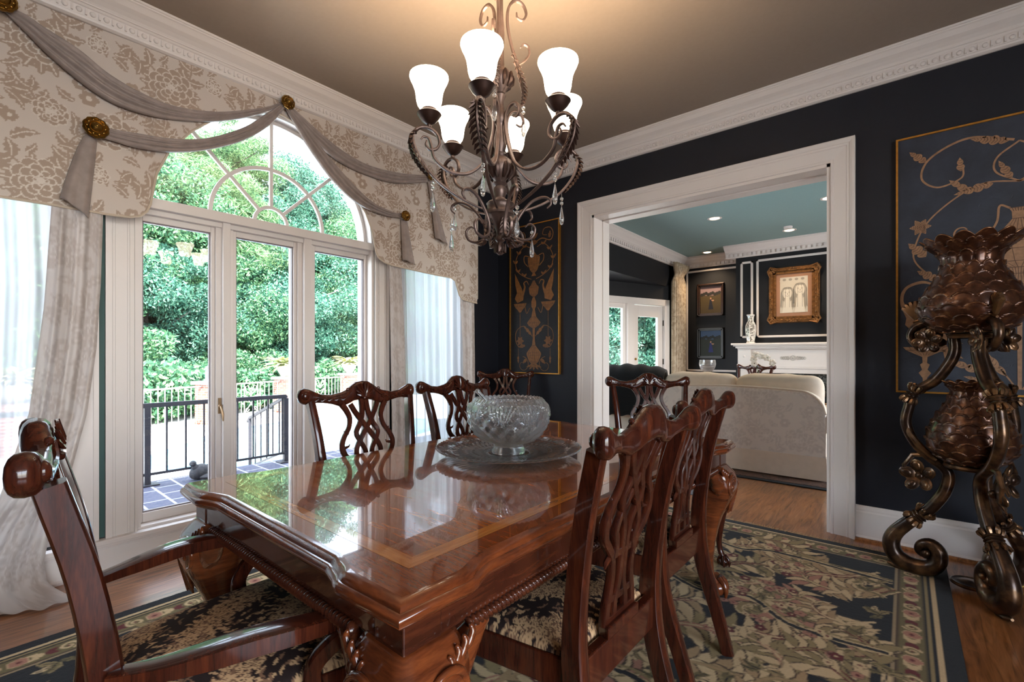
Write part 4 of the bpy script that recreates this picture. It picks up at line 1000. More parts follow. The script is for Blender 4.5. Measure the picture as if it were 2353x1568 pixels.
class OrnS:
    """The same drawing, squeezed vertically about the panel's centre."""
    def __init__(s, o, k, h): s.o, s.k = o, k
    def q(s, p): return (p[0], p[1] * s.k)
    def poly(s, pts, mi=0): s.o.poly([s.q(p) for p in pts], mi)
    def rib(s, pts, w, sm=8): s.o.rib([s.q(p) for p in pts], w, sm)
    def leaf(s, a, t, w, lobes=0, bend=0): s.o.leaf(s.q(a), s.q(t), w, lobes, bend)
    def lathe2(s, cx, prof): s.o.lathe2(cx, [(r, z * s.k) for r, z in prof])
    def spiral(s, c, r, a0, turns, w, sg=1): s.o.spiral(s.q(c), r, a0, turns, w, sg)
    def flower(s, c, r, n=6): s.o.flower(s.q(c), r, n)
def panel(name, label, xa, xb, za, zb, draw, mat, fw=.010):
    p = thing(name, label, 'painting', ((xa + xb) / 2, YR, (za + zb) / 2)); w, h = (xb - xa) / 2, (zb - za) / 2
    b = MB(); b.box((-w, -.022, -h), (w, -.001, h)); b.build('canvas', M['canvas' if mat is M['ochre'] else 'canvas_black'], p)
    b = MB()
    for lo, hi in (((-w - fw, -.032, -h - fw), (-w, -.001, h + fw)), ((w, -.032, -h - fw), (w + fw, -.001, h + fw)), ((-w, -.032, h), (w, -.001, h + fw)), ((-w, -.032, -h - fw), (w, -.001, -h))): b.box(lo, hi)
    b.build('frame', M['gold_paint'], p)
    o = Orn(-.022); draw(o, w, h); o.b.build('painted_ornament', [mat, M['ochre_dark']], p, flat=True)
def narrow(o, w, h):
    o.lathe2(0, [(.01, h - .20), (.05, h - .24), (.008, h - .27)])
    for k in range(5): a = pi / 2 + (k - 2) * .4; o.leaf((0, h - .19), (.07 * cos(a), h - .19 + .10 * sin(a)), .012)
    for s in (1, -1):
        o.rib([(0, h - .25), (s * .10, h - .20), (s * .20, h - .24), (s * .235, h - .16), (s * .20, h - .08), (s * .13, h - .08), (s * .11, h - .15), (s * .16, h - .17)], [.009, .007, .004]); o.leaf((s * .19, h - .21), (s * .2, h - .12), .018, 3)
        o.rib([(s * .04, h - .30), (s * .12, h - .27), (s * .20, h - .36), (s * .235, h - .48), (s * .20, h - .60), (s * .11, h - .68), (s * .03, h - .72)], .0055)
        for (x, z) in ((.12, h - .28), (.19, h - .36), (.235, h - .48), (.2, h - .60), (.12, h - .67)): o.leaf((s * x, z), (s * (x + .035), z + .05), .012, 2); o.leaf((s * x, z), (s * (x - .03), z + .035), .010)
        o.rib([(s * .05, h - .42), (s * .115, h - .40), (s * .12, h - .48), (s * .07, h - .55)], .007)
        # winged birds on pedestal bowls
        o.poly([(s * .135, h - .99), (s * .21, h - 1.02), (s * .245, h - .96), (s * .215, h - .88), (s * .235, h - .78), (s * .243, h - .62), (s * .19, h - .74), (s * .15, h - .84), (s * .13, h - .92)])
        o.rib([(s * .14, h - .92), (s * .115, h - .82), (s * .125, h - .76), (s * .09, h - .74), (s * .065, h - .79)], [.022, .016, .010, .008, .004])
        o.lathe2(s * .175, [(.085, h - 1.03), (.07, h - 1.07), (.03, h - 1.12), (.012, h - 1.15)]); o.rib([(s * .175, h - 1.15), (s * .175, h - 1.54)], .0035)
        o.flower((s * .175, h - 1.36 - .18), .05); o.rib([(s * .05, h - 1.10), (s * .09, h - 1.17), (s * .115, h - 1.06)], .005)
        o.rib([(s * .02, h - 1.48), (s * .07, h - 1.40), (s * .14, h - 1.34), (s * .22, h - 1.40), (s * .235, h - 1.52), (s * .19, h - 1.62), (s * .12, h - 1.60)], .0045); o.leaf((s * .11, h - 1.60), (s * .2, h - 1.62), .018, 4)
        o.leaf((s * .03, h - 1.46), (s * .13, h - 1.33), .018, 3); o.spiral((s * .14, h - 1.86), .085, pi / 2, 1.1, .005, s); o.leaf((s * .09, h - 1.78), (s * .14, h - 1.84), .016)
        o.rib([(s * .2, h - 1.64), (s * .2, h - 1.75)], .0025); o.leaf((s * .2, h - 1.74), (s * .2, h - 1.84), .012, 2)
    o.lathe2(0, [(.006, h - .36), (.03, h - .40), (.075, h - .43), (.07, h - .52), (.045, h - .60), (.012, h - .64), (.03, h - .68)])
    o.lathe2(0, [(.01, h - .74), (.035, h - .80), (.062, h - .83), (.05, h - .92), (.01, h - .96), (.03, h - 1.02), (.03, h - 1.08), (.012, h - 1.12), (.03, h - 1.22), (.085, h - 1.30), (.06, h - 1.34), (.014, h - 1.37), (.012, h - 1.52), (.022, h - 1.60), (.09, h - 1.70), (.09, h - 1.73), (.055, h - 1.82), (.01, h - 1.86)])
    for k in range(5): a = -pi / 2 + (k - 2) * .62; o.leaf((0, h - 1.85), (.10 * cos(a), h - 1.87 + .06 * sin(a)), .014, 2)
# the shared composition is stretched to each panel's height
def wide_draw(o, w, h):
    cx = -.02
    for s in (1, -1):
        X = lambda v: cx + s * v
        o.rib([(X(.02), h - .13), (X(.20), h - .07), (X(.36), h - .14), (X(.40), h - .25), (X(.33), h - .32), (X(.23), h - .29), (X(.22), h - .23)], [.010, .008, .006]); o.leaf((X(.38), h - .16), (X(.455), h - .08), .022, 3); o.leaf((X(.23), h - .25), (X(.235), h - .17), .018, 2); o.leaf((X(.04), h - .13), (X(.19), h - .08), .026, 4)
        o.rib([(X(0), h - .14), (X(.085), h - .21), (X(.09), h - .29), (X(0), h - .36)], .007); o.leaf((X(.03), h - .34), (X(.08), h - .23), .02, 3)
        o.rib([(X(0), h - .36), (X(.13), h - .34), (X(.24), h - .39), (X(.36), h - .50), (X(.42), h - .62), (X(.43), h - .74), (X(.33), h - .86), (X(.18), h - .94), (X(.05), h - .98)], .0065)
        o.leaf((X(.10), h - .35), (X(.26), h - .38), .024, 4); o.leaf((X(.2), h - .37), (X(.28), h - .29), .02, 2); o.flower((X(.405), h - .54), .05); o.leaf((X(.38), h - .72), (X(.46), h - .63), .03, 3); o.leaf((X(.33), h - .86), (X(.42), h - .80), .025, 3); o.leaf((X(.15), h - .95), (X(.23), h - .82), .032, 4); o.leaf((X(.10), h - .96), (X(.02), h - .88), .02)
        # wading bird on a pedestal dish
        P = [(X(.46), h - 1.03), (X(.475), h - 1.12), (X(.42), h - 1.19), (X(.30), h - 1.215), (X(.22), h - 1.24), (X(.30), h - 1.16), (X(.36), h - 1.07), (X(.42), h - 1.03)]; o.poly(P)
        o.rib([(X(.45), h - 1.08), (X(.49), h - .98), (X(.47), h - .90), (X(.40), h - .87), (X(.34), h - .89)], [.03, .014, .012, .014, .006]); o.rib([(X(.36), h - .90), (X(.33), h - .97), (X(.25), h - 1.0), (X(.12), h - .98)], .0045)
        for q in (.36, .40): o.rib([(X(q), h - 1.19), (X(q + .01), h - 1.25)], .005)
        o.lathe2(X(.385), [(.10, h - 1.255), (.085, h - 1.275), (.03, h - 1.305), (.012, h - 1.315), (.010, h - 1.35), (.022, h - 1.36), (.012, h - 1.39), (.028, h - 1.41), (.01, h - 1.44), (.008, h - 1.50)])
        o.rib([(X(.30), h - 1.27), (X(.28), h - 1.34), (X(.2), h - 1.37), (X(.1), h - 1.33)], .012)
        o.rib([(X(.01), h - 1.49), (X(.06), h - 1.40), (X(.12), h - 1.30)], .006); o.leaf((X(.05), h - 1.42), (X(.16), h - 1.26), .02, 3)
        for (a, c2) in (((.44, 1.60), (.30, 1.62)), ((.36, 1.70), (.22, 1.84)), ((.12, 1.96), (.30, 1.84)), ((.05, 2.04), (.22, 1.98))): o.leaf((X(a[0]), h - a[1] * .72), (X(c2[0]), h - c2[1] * .72), .022, 4)
    o.lathe2(cx, [(.04, h - .50), (.03, h - .52), (.028, h - .56), (.07, h - .62), (.215, h - .68), (.19, h - .72), (.12, h - .79), (.04, h - .825), (.03, h - .86), (.05, h - .92), (.07, h - .935)])
    for s in (1, -1): o.rib([(cx + s * .035, h - .5), (cx + s * .075, h - .48), (cx + s * .085, h - .56), (cx + s * .11, h - .62)], .008); o.spiral((cx + s * .22, h - .60), .05, -pi / 2, .8, .008, s)
    o.lathe2(cx, [(.006, h - .98), (.01, h - 1.02), (.008, h - 1.49)])
panel('wall_panel', 'tall narrow black panel painted with golden urns and winged birds, gold edge', -3.135, -2.535, 1.00, 2.475, lambda o, w, h: narrow(OrnS(o, 2 * h / 1.96, h), w, .98), M['ochre2'])
panel('wall_panel', 'broad blue canvas panel painted with ochre urn and wading birds, behind bronze stand', -.035, 1.02, .96, 2.48, wide_draw, M['ochre'])

# ------------------------------------------------------------------ bronze scroll stand with two pineapple vases
SC = (.25, 3.26)
sd = thing('scroll_stand', 'tall dark bronze three-legged scroll stand with flower heads by the doorway', 'plant stand', (SC[0], SC[1], 0))
LEG = [(.160, 1.212), (.190, 1.208), (.215, 1.233), (.235, 1.276), (.215, 1.323), (.166, 1.344), (.114, 1.332), (.073, 1.292), (.058, 1.217), (.073, 1.149), (.129, 1.051), (.193, .999), (.226, .968), (.24, .903), (.254, .829), (.246, .772), (.215, .705), (.161, .643), (.109, .604), (.083, .561), (.093, .49), (.119, .429), (.161, .362), (.199, .322), (.254, .262), (.302, .198), (.318, .14), (.300, .082), (.255, .052), (.204, .046), (.155, .060), (.125, .10), (.122, .15), (.150, .182), (.186, .172), (.200, .140), (.182, .118)]
RAD = [.012, .015, .017, .019, .021, .022, .022, .023, .025, .026, .026, .025, .024, .025, .026, .025, .024, .024, .025, .026, .028, .029, .029, .030, .034, .037, .040, .042, .043, .042, .041, .039, .036, .031, .026, .021, .016]
def polar(ph): return lambda r, z, o=0: (r * cos(ph) - o * sin(ph), r * sin(ph) + o * cos(ph), z)
def rosette(b, c, nrm, R, n=6):
    q = Vector((0, 0, 1)).rotation_difference(Vector(nrm)).to_matrix()
    for k in range(n):
        a = 2 * pi * k / n; Mr = q @ Matrix.Rotation(a, 3, 'Z') @ Matrix.Rotation(-.35, 3, 'Y')
        p = Mr @ Vector((R * .58, 0, 0)); b.ball((c[0] + p.x, c[1] + p.y, c[2] + p.z), (R * .42, R * .34, R * .10), 12, 7, M=Mr)
        p2 = Mr @ Vector((R * .62, 0, R * .07)); b.ball((c[0] + p2.x, c[1] + p2.y, c[2] + p2.z), (R * .26, R * .19, R * .08), 10, 6, M=Mr)
    b.ball(c, (R * .22, R * .22, R * .22), 12, 8)
    for k in range(10):
        a = 2 * pi * k / 10; p = q @ Vector((R * .26 * cos(a), R * .26 * sin(a), R * .1)); b.ball((c[0] + p.x, c[1] + p.y, c[2] + p.z), (R * .06,) * 3, 6, 4)
def collar(b, p, d, r):
    for t in (-.016, 0, .016): b.lathe([(r * .9, t - .008), (r * 1.28, t), (r * .9, t + .008)], 18, p, axis=d)
    q = Vector((0, 0, 1)).rotation_difference(Vector(d)).to_matrix()
    for sg in (1, -1):
        for k in range(8):
            a = 2 * pi * k / 8; P = [q @ Vector((r * m * cos(a), r * m * sin(a), sg * z)) for m, z in ((1.1, .022), (1.32, .036), (1.5, .05), (1.62, .046))]
            b.tube([(p[0] + v.x, p[1] + v.y, p[2] + v.z) for v in P], [.007, .011, .009, .004], 6)
for ph in (radians(168), radians(48), radians(-72)):
    pf = polar(ph); b = MB()
    pts = smooth_path([(r, z) for r, z in LEG], 4); b.tube([pf(r, z) for r, z in pts], RAD, 14, up=pf(0, 0, 1))
    b.ball(pf(.172, .128, 0), (.024, .05, .024) if False else (.026, .026, .026), 12, 8)
    for s in (1, -1): b.ball(pf(.166, .14, s * .026), (.016, .016, .016), 10, 6)
    b.tube([pf(.335, .03), pf(.30, .022), pf(.24, .012), pf(.18, .008)], [.006, .016, .018, .010], 8)
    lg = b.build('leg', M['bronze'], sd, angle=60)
    tan = lambda i: Vector(pf(LEG[i + 1][0], LEG[i + 1][1])) - Vector(pf(LEG[i - 1][0], LEG[i - 1][1]))
    for i, r in ((12, .025), (23, .030)): b = MB(); collar(b, pf(*LEG[i]), tan(i).normalized()[:], r); b.build('collar', M['bronze'], lg)
    nrm = pf(0, 0, 1)
    for s in (1, -1): b = MB(); rosette(b, pf(.160, 1.252, s * .030), tuple(s * v for v in nrm), .068, 6); b.build('flower_head', M['bronze'], lg)
    b = MB()
    rosette(b, pf(.195, .535, 0), pf(.25, .12, .95 if cos(ph) < .5 else -.95), .092, 5)
    b.tube([pf(.112, .60), pf(.165, .652), pf(.226, .641), pf(.262, .58), pf(.248, .51)], [.016, .015, .013, .011, .007], 8)
    b.build('flower_head', M['bronze'], lg)
    b = MB()                                               # leaf crests: fan above the top scroll, long leaf up the shin
    for k in range(7):
        a = radians(25 + 22 * k); c0 = (.215, 1.372); b.tube([pf(c0[0], c0[1] - .005), pf(c0[0] + .045 * cos(a), c0[1] + .035 + .04 * sin(a)), pf(c0[0] + .06 * cos(a), c0[1] + .035 + .058 * sin(a))], [.008, .014, .009], 6)
    b.tube([pf(.12, 1.345), pf(.17, 1.372), pf(.225, 1.352)], [.010, .016, .006], 8)
    b.build('leaf_crest', M['bronze'], lg); b = MB()
    b.tube([pf(.13, .63, .012), pf(.19, .69, .02), pf(.235, .755, .018), pf(.262, .84, .008)], [.012, .018, .014, .003], 8)
    b.build('shin_leaf', M['bronze'], lg)
for z, r in ((1.272, .085), (.618, .10)):
    b = MB(); b.lathe([(r - .02, z - .012), (r, z - .010), (r + .006, z), (r, z + .010), (r - .02, z + .012), (r - .02, z - .012)], 36); b.build('ring', M['bronze'], sd)
    if z < 1: continue
b = MB(); b.lathe([(.0, .020), (.062, .022), (.078, .03), (.082, .038), (.072, .044), (.06, .040), (.04, .046), (.0, .05)], 30); b.build('medallion', M['bronze'], sd)
def pineapple(name, label, prof, z0, rows, n, flare):
    v = thing(name, label, 'vase', (SC[0], SC[1], z0)); P = smooth_path(prof[::-1], 8); H = prof[0][1] - prof[-1][1]; zb = prof[-1][1]; nt = n * 16; vs = []; m = len(P)
    # arc-length parameter so that scales keep their size
    s_ = [0]
    for a, c in zip(P, P[1:]): s_.append(s_[-1] + math.hypot(a[0] - c[0], a[1] - c[1]))
    sub = 3; PP = []
    for i in range(m - 1):
        for k in range(sub): t = k / sub; PP.append((lerp(P[i][0], P[i + 1][0], t), lerp(P[i][1], P[i + 1][1], t), lerp(s_[i], s_[i + 1], t)))
    PP.append((P[-1][0], P[-1][1], s_[-1])); ST = s_[-1]
    for (r, z, s1) in PP:
        f = s1 / ST
        for k in range(nt):
            t = 2 * pi * k / nt; u = t * n / (2 * pi); best = 0
            row = f * rows
            for rr in (math.floor(row) - 1, math.floor(row), math.floor(row) + 1):   # lower scales lie over upper ones, arches point up
                du = ((u + .5 * (rr % 2)) % 1) - .5; dv = row - rr
                top = .50 + .85 * sqrt(max(0, 1 - (du / .5) ** 2))
                if dv <= top: best = .15 + .55 * max(0, dv) / 1.35 - .5 * (du / .5) ** 4; edge = top - dv; best += .75 * exp(-(edge / .10) ** 2); break
            amp = .0085 * min(1, r / .12)
            rr_ = r + amp * (best - .4); zz = z
            if f > .93: w = (f - .93) / .07; zz += flare * w * abs(cos(u * pi)); rr_ += .018 * w * abs(cos(u * pi))
            vs.append((rr_ * cos(t), rr_ * sin(t), zz - zb))
    m = len(PP)
    b = MB(); b.add(vs, [(i * nt + k, i * nt + (k + 1) % nt, (i + 1) * nt + (k + 1) % nt, (i + 1) * nt + k) for i in range(m - 1) for k in range(nt)] + [tuple(range(nt))[::-1]])
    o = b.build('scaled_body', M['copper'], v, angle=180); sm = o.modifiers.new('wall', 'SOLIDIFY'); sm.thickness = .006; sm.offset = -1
    b = MB(); r0, z1 = prof[-1][0], 0; b.lathe([(r0 * .8, -.006), (r0 * 1.05, -.004), (r0 * 1.08, .004), (r0 * .9, .010)], 30); b.build('foot_rim', M['bronze'], v)
UP = [(.180, 1.745), (.155, 1.718), (.122, 1.681), (.115, 1.641), (.125, 1.601), (.152, 1.548), (.190, 1.482), (.207, 1.429), (.204, 1.389), (.178, 1.342), (.140, 1.306), (.095, 1.294)]
LO = [(.096, 1.037), (.083, 1.01), (.080, .99), (.098, .937), (.135, .871), (.164, .804), (.172, .751), (.160, .698), (.122, .651), (.085, .638)]
pineapple('pineapple_vase', 'large coppery pineapple-scaled vase with flared petal rim, on top of the stand', UP, 1.291, 9.6, 14, .026)
pineapple('pineapple_vase', 'smaller dark pineapple-scaled vase held low between the stand legs', LO, .636, 9.6, 13, .012)
b = MB(); b.tube(smooth_path([(.55, 3.60, .006), (.47, 3.50, .006), (.43, 3.40, .006), (.50, 3.28, .006), (.62, 3.20, .006), (.9, 3.15, .006)], 6), .0045, 8)
tag(b.build('power_cord', plain('pale yellow cord', srgb(206, 176, 84), .5)), 'thin pale yellow cord trailing on the floor beside the bronze stand', 'cord')

# ------------------------------------------------------------------ valance
ZLOW = [(-.56, 1.70), (-.40, 1.69), (-.36, 1.72), (-.33, 1.85), (-.26, 1.90), (.128, 1.907), (.27, 1.911), (.495, 1.912), (.60, 1.918), (.645, 1.935), (.672, 1.965), (.688, 2.01), (.70, 2.09), (.715, 2.185), (.777, 2.339), (.882, 2.484), (.985, 2.585), (1.164, 2.71), (1.30, 2.765), (1.40, 2.782), (1.524, 2.752), (1.681, 2.64), (1.885, 2.46), (2.033, 2.272), (2.088, 2.15), (2.11, 2.051), (2.124, 1.99), (2.15, 1.945), (2.20, 1.918), (2.272, 1.905), (2.731, 1.886), (2.92, 1.884), (2.97, 1.862), (2.995, 1.80), (3.02, 1.735), (3.06, 1.70), (3.15, 1.685), (3.262, 1.678)]
va = thing('window_valance', 'cream damask fabric valance shaped around the arched window under the cornice', 'valance', (0, 0, 0))
ys = np.unique(np.concatenate([np.linspace(-.56, .0, 60), np.linspace(0, 3.262, 860), np.linspace(.63, .80, 60), np.linspace(2.03, 2.3, 40), np.linspace(2.9, 3.1, 30)]))
nv = 250; zt = 2.905; co = []; vs = []
for y in ys:
    z0 = interp(ZLOW, y)
    for j in range(nv):
        z = lerp(z0, zt, j / (nv - 1)); puff = .010 * sin(pi * min(1, (z - z0) / .5)) + .004 * sin(y * 5) * sin(z * 4)
        vs.append((XV + puff, y, z)); co.append((1.15 * y + 3, 1.15 * z + 1))
n = nv; b = MB(); b.add(vs, [(i * n + j, (i + 1) * n + j, (i + 1) * n + j + 1, i * n + j + 1) for i in range(len(ys) - 1) for j in range(nv - 1)])
co = np.array(co); o = b.build('fabric_face', M['damask'], va, angle=180, col=rgba(DAM.sample(co[:, 0], co[:, 1], 1)))
M['damask_side'] = plain('damask side', srgb(190, 176, 162), .6)
for ya, yb in ((3.262, 3.274), (-.57, -.56)): b = MB(); b.box((XL + .002, ya, 1.72), (XV, yb, 2.90)); b.build('side_return', M['damask_side'], va)
b = MB(); b.tube([(XV + .002, y, interp(ZLOW, y)) for y in ys[::3]], .0065, 8, up=(1, 0, 0)); b.build('piping', plain('piping cord', srgb(196, 180, 160), .6), va)

# ------------------------------------------------------------------ scarf swags, cascades, medallions
def ruled(u, l, x, nv=26, depth=.035, folds=3.5, amp=.010):
    U = np.asarray(smooth_path(u, 8)); L = np.asarray(smooth_path(l, 8)); N = 70
    rs = lambda P: np.stack([np.interp(np.linspace(0, 1, N), np.linspace(0, 1, len(P)), P[:, k]) for k in (0, 1)], 1)
    U, L = rs(U), rs(L); b = MB(); vs = []
    for i in range(N):
        wd = np.linalg.norm(U[i] - L[i]); e = min(1, wd / .12)
        for j in range(nv):
            v = j / (nv - 1); c = 2 * v - 1
            p = U[i] * (1 - v) + L[i] * v
            vs.append((x + e * (depth * sqrt(max(0, 1 - c * c)) + amp * sin(folds * pi * v * 2 + .6 * sin(i * .11)) * (1 - c ** 4)), p[0], p[1]))
    b.add(vs, [(i * nv + j, i * nv + j + 1, (i + 1) * nv + j + 1, (i + 1) * nv + j) for i in range(N - 1) for j in range(nv - 1)])
    return b
SWG = 'scarf swags draped across the valance'
def swag(label, u, l, x):
    b = ruled(u, l, x); o = b.build('scarf_swag', M['swag'], angle=180); s = o.modifiers.new('cloth', 'SOLIDIFY'); s.thickness = .003; return tag(o, label, 'swag', SWG)
XS = XV + .02
swag('long scarf swag dipping from the top left medallion to the arch medallion', [(.145, 2.788), (.209, 2.78), (.266, 2.754), (.389, 2.712), (.505, 2.642), (.631, 2.602), (.787, 2.589), (1.005, 2.641), (1.252, 2.762), (1.394, 2.86)],
     [(.145, 2.752), (.209, 2.694), (.281, 2.628), (.389, 2.551), (.505, 2.496), (.631, 2.483), (.787, 2.505), (1.005, 2.579), (1.226, 2.702), (1.394, 2.831)], XS)
swag('lower scarf swag from the large left medallion across the arch glass', [(.458, 2.356), (.526, 2.355), (.631, 2.37), (.787, 2.398), (.959, 2.464), (1.149, 2.596), (1.278, 2.728), (1.394, 2.854)],
     [(.458, 2.294), (.526, 2.290), (.631, 2.288), (.787, 2.318), (.959, 2.392), (1.149, 2.512), (1.305, 2.665), (1.405, 2.819)], XS + .012)
swag('upper scarf swag running right from the arch medallion behind the chandelier', [(1.417, 2.87), (1.535, 2.811), (1.66, 2.746), (1.827, 2.679), (2.045, 2.642), (2.328, 2.666), (2.624, 2.732)],
     [(1.417, 2.829), (1.505, 2.764), (1.628, 2.665), (1.792, 2.589), (2.007, 2.557), (2.286, 2.569), (2.624, 2.672)], XS)
swag('steep scarf swag following the arch edge down to the small right medallion', [(1.422, 2.849), (1.535, 2.761), (1.66, 2.639), (1.827, 2.504), (2.045, 2.368), (2.244, 2.327), (2.363, 2.341)],
     [(1.405, 2.819), (1.475, 2.723), (1.565, 2.607), (1.725, 2.443), (1.933, 2.318), (2.162, 2.280), (2.363, 2.298)], XS + .012)
def cascade(label, y0, y1, z0, left, right, x):
    N, nv = 40, 30; vs = []; b = MB(); (yl, zl), (yr, zr) = left, right
    for i in range(N):
        t = i / (N - 1)
        for j in range(nv):
            v = j / (nv - 1); a = (lerp(y0, yl, t ** .7), lerp(z0, zl, t)); c = (lerp(y1, yr, t ** 1.1), lerp(z0, zr, t))
            vs.append((x + .014 * t + (.012 + .02 * t) * sin(v * pi) + .010 * t * sin(v * 3 * pi), lerp(a[0], c[0], v), lerp(a[1], c[1], v)))
    b.add(vs, [(i * nv + j, i * nv + j + 1, (i + 1) * nv + j + 1, (i + 1) * nv + j) for i in range(N - 1) for j in range(nv - 1)])
    o = b.build('valance_scarf_tail', M['swag'], angle=180); s = o.modifiers.new('cloth', 'SOLIDIFY'); s.thickness = .003; tag(o, label, 'scarf tail', 'scarf tails hanging from the medallions')
cascade('flared scarf tail hanging below the large left medallion', .428, .462, 2.30, (.325, 1.945), (.425, 1.868), XS)
cascade('narrow folded scarf tail hanging below the small right medallion', 2.345, 2.41, 2.29, (2.352, 1.955), (2.475, 1.93), XS)
cascade('scarf tail at the right end of the valance, partly behind the chandelier crystals', 2.62, 2.66, 2.69, (2.70, 2.20), (2.84, 2.16), XS)
def medallion(label, y, z, r):
    t = thing('drapery_medallion', label, 'medallion', (XV + .005, y, z), 0, 'brass medallions pinning the scarf')
    b = MB(); b.lathe([(.010, 0), (.010, .05), (r * .8, .052), (r, .058), (r * 1.0, .064), (r * .86, .070), (r * .8, .066), (r * .55, .078), (r * .5, .074), (r * .25, .088), (0, .092)], 28, axis=(1, 0, 0), rad=lambda t_, i: 1 + (.04 * cos(10 * t_) if i in (3, 4) else 0)); b.build('disc', M['brass'], t)
    b = MB()
    for k in range(10): a = 2 * pi * k / 10; b.ball((.068, r * .68 * cos(a), r * .68 * sin(a)), (.007, r * .15, r * .15), 8, 5)
    b.ball((.09, 0, 0), (.007, r * .14, r * .14), 10, 6); b.build('petals', M['brass'], t)
medallion('brass medallion at the top left end of the long swag', .132, 2.785, .050)
medallion('largest brass flower medallion left of the arch, above the flared tail', .452, 2.325, .052)
medallion('brass medallion at the top of the arch where the swags meet', 1.412, 2.85, .044)
medallion('small brass medallion right of the arch above the narrow tail', 2.365, 2.315, .042)
medallion('brass medallion at the far right of the valance, behind the chandelier arms', 2.63, 2.715, .036)

# ------------------------------------------------------------------ curtains
def curtain(name, label, yl, yr, z0, z1, x, folds, amp, mat, tile, nu=150, nv=130, puddle=0):
    """yl, yr: tables z -> y of the two edges."""
    vs = []; co = []
    for j in range(nv):
        z = lerp(z1, z0, j / (nv - 1)); a, c = interp(yl, -z), interp(yr, -z)
        for i in range(nu):
            u = i / (nu - 1); y = lerp(a, c, u); t = j / (nv - 1)
            xx = x + amp * (sin(folds * 2 * pi * u + .7 * sin(5 * u) + .5 * t) + .35 * sin(folds * 4.6 * pi * u + 1.3)) * (.55 + .45 * t)
            zz = z
            if puddle and z < .10: w = (.10 - z) / .10; xx += .13 * w * w * (.4 + u); zz = max(.012 + .004 * sin(40 * u), z * .9); y += .10 * w * w * u
            vs.append((xx, y, zz)); co.append((u * (c - a) * 1.25 + 3, z + 2))
    b = MB(); b.add(vs, [(j * nu + i, (j + 1) * nu + i, (j + 1) * nu + i + 1, j * nu + i + 1) for j in range(nv - 1) for i in range(nu - 1)])
    co = np.array(co); c_ = tile.sample(co[:, 0], co[:, 1], 2) if tile is not None else np.ones((len(co), 3), np.float32)
    if tile is not None: c_ = .55 + .45 * np.clip(c_ / np.array(srgb(212, 202, 192)), 0, 1)
    return tag(b.build(name, mat, angle=180, col=rgba(c_.astype(np.float32))), label, 'curtain')
zr = lambda pts: [(-z, y) for y, z in pts]
LE = zr([(.492, 1.96), (.482, 1.555), (.465, 1.214), (.428, .879), (.370, .6), (.302, .356), (.271, .174), (.290, .0)])
curtain('sheer_curtain', 'white sheer panel glowing with daylight at the left edge of the room', zr([(-.42, 2.4), (-.42, 0)]), zr([(.315, 1.96), (.33, 1.5), (.30, .6), (.20, 0)]), .012, 1.96, XL + .075, 9, .016, M['sheer'], None, 170)
curtain('damask_curtain', 'grey damask curtain swept aside and trailing on the floor behind the armchair', zr([(.30, 1.96), (.27, 1.4), (.22, .9), (.12, .5), (-.06, .2), (-.15, 0)]), LE, 0, 1.96, XL + .135, 3, .016, M['drape'], DAM, 120, 150, puddle=1)
curtain('sheer_curtain', 'white pleated sheer curtain at the right of the arched window', zr([(2.40, 1.96), (2.43, .9), (2.44, 0)]), zr([(3.12, 1.96), (3.13, 0)]), .012, 1.95, XL + .085, 7, .026, M['sheer'], None, 200)
curtain('damask_curtain', 'narrow grey damask curtain edge beside the right window casing', zr([(2.265, 1.96), (2.275, 1.2), (2.30, 0)]), zr([(2.385, 1.96), (2.43, 1.2), (2.46, 0)]), .012, 1.94, XL + .115, 1.6, .014, M['drape'], DAM, 50)
curtain('damask_curtain', 'grey damask curtain edge against the dark corner wall', zr([(3.04, 1.9), (3.09, 1.2), (3.11, 0)]), zr([(3.235, 1.9), (3.245, 1.2), (3.25, 0)]), .012, 1.80, XL + .115, 2.2, .014, M['drape'], DAM, 60)

# ------------------------------------------------------------------ chandelier
CX, CY = -1.25, 1.41
ch = thing('chandelier', 'six-arm bronzed iron chandelier with frosted glass shades and crystal drops over the table', 'chandelier', (CX, CY, 0), radians(-61))
IR = M['iron']
b = MB()
stem = [(.0, 1.580), (.010, 1.583), (.020, 1.597), (.022, 1.610), (.016, 1.624), (.012, 1.632), (.020, 1.640), (.018, 1.652), (.012, 1.660), (.014, 1.672), (.026, 1.700), (.040, 1.722), (.048, 1.738), (.056, 1.742), (.056, 1.752), (.052, 1.756), (.052, 1.782), (.056, 1.786), (.050, 1.792), (.026, 1.800), (.020, 1.812), (.026, 1.835), (.026, 1.848), (.020, 1.858), (.030, 1.866), (.020, 1.876), (.028, 1.886), (.046, 1.905), (.054, 1.930), (.046, 1.958), (.026, 1.974), (.030, 1.982), (.018, 1.992), (.026, 2.020), (.022, 2.060), (.016, 2.095), (.020, 2.110), (.026, 2.118), (.026, 2.150), (.018, 2.158), (.014, 2.20), (.024, 2.222), (.018, 2.232), (.030, 2.250), (.044, 2.272), (.048, 2.296), (.036, 2.320), (.018, 2.335), (.015, 2.40), (.018, 2.47), (.012, 2.56), (.012, 2.66), (.0, 2.665)]
b.lathe(stem, 28); b.build('column', IR, ch, angle=50)
for zc_, r in ((1.918, .050), (2.285, .046), (1.604, .020)):
    b = MB()
    for k in range(10):
        a = 2 * pi * k / 10; P = [(r * m * cos(a), r * m * sin(a), zc_ + dz) for m, dz in ((.72, -.034 * r / .05), (1.02, -.012), (1.08, .010), (1.12, .022))]
        b.tube(P, [.004, .011, .010, .004] if r > .03 else [.003, .005, .005, .002], 6)
    b.build('leaf_collar', M['iron_dark'], ch)
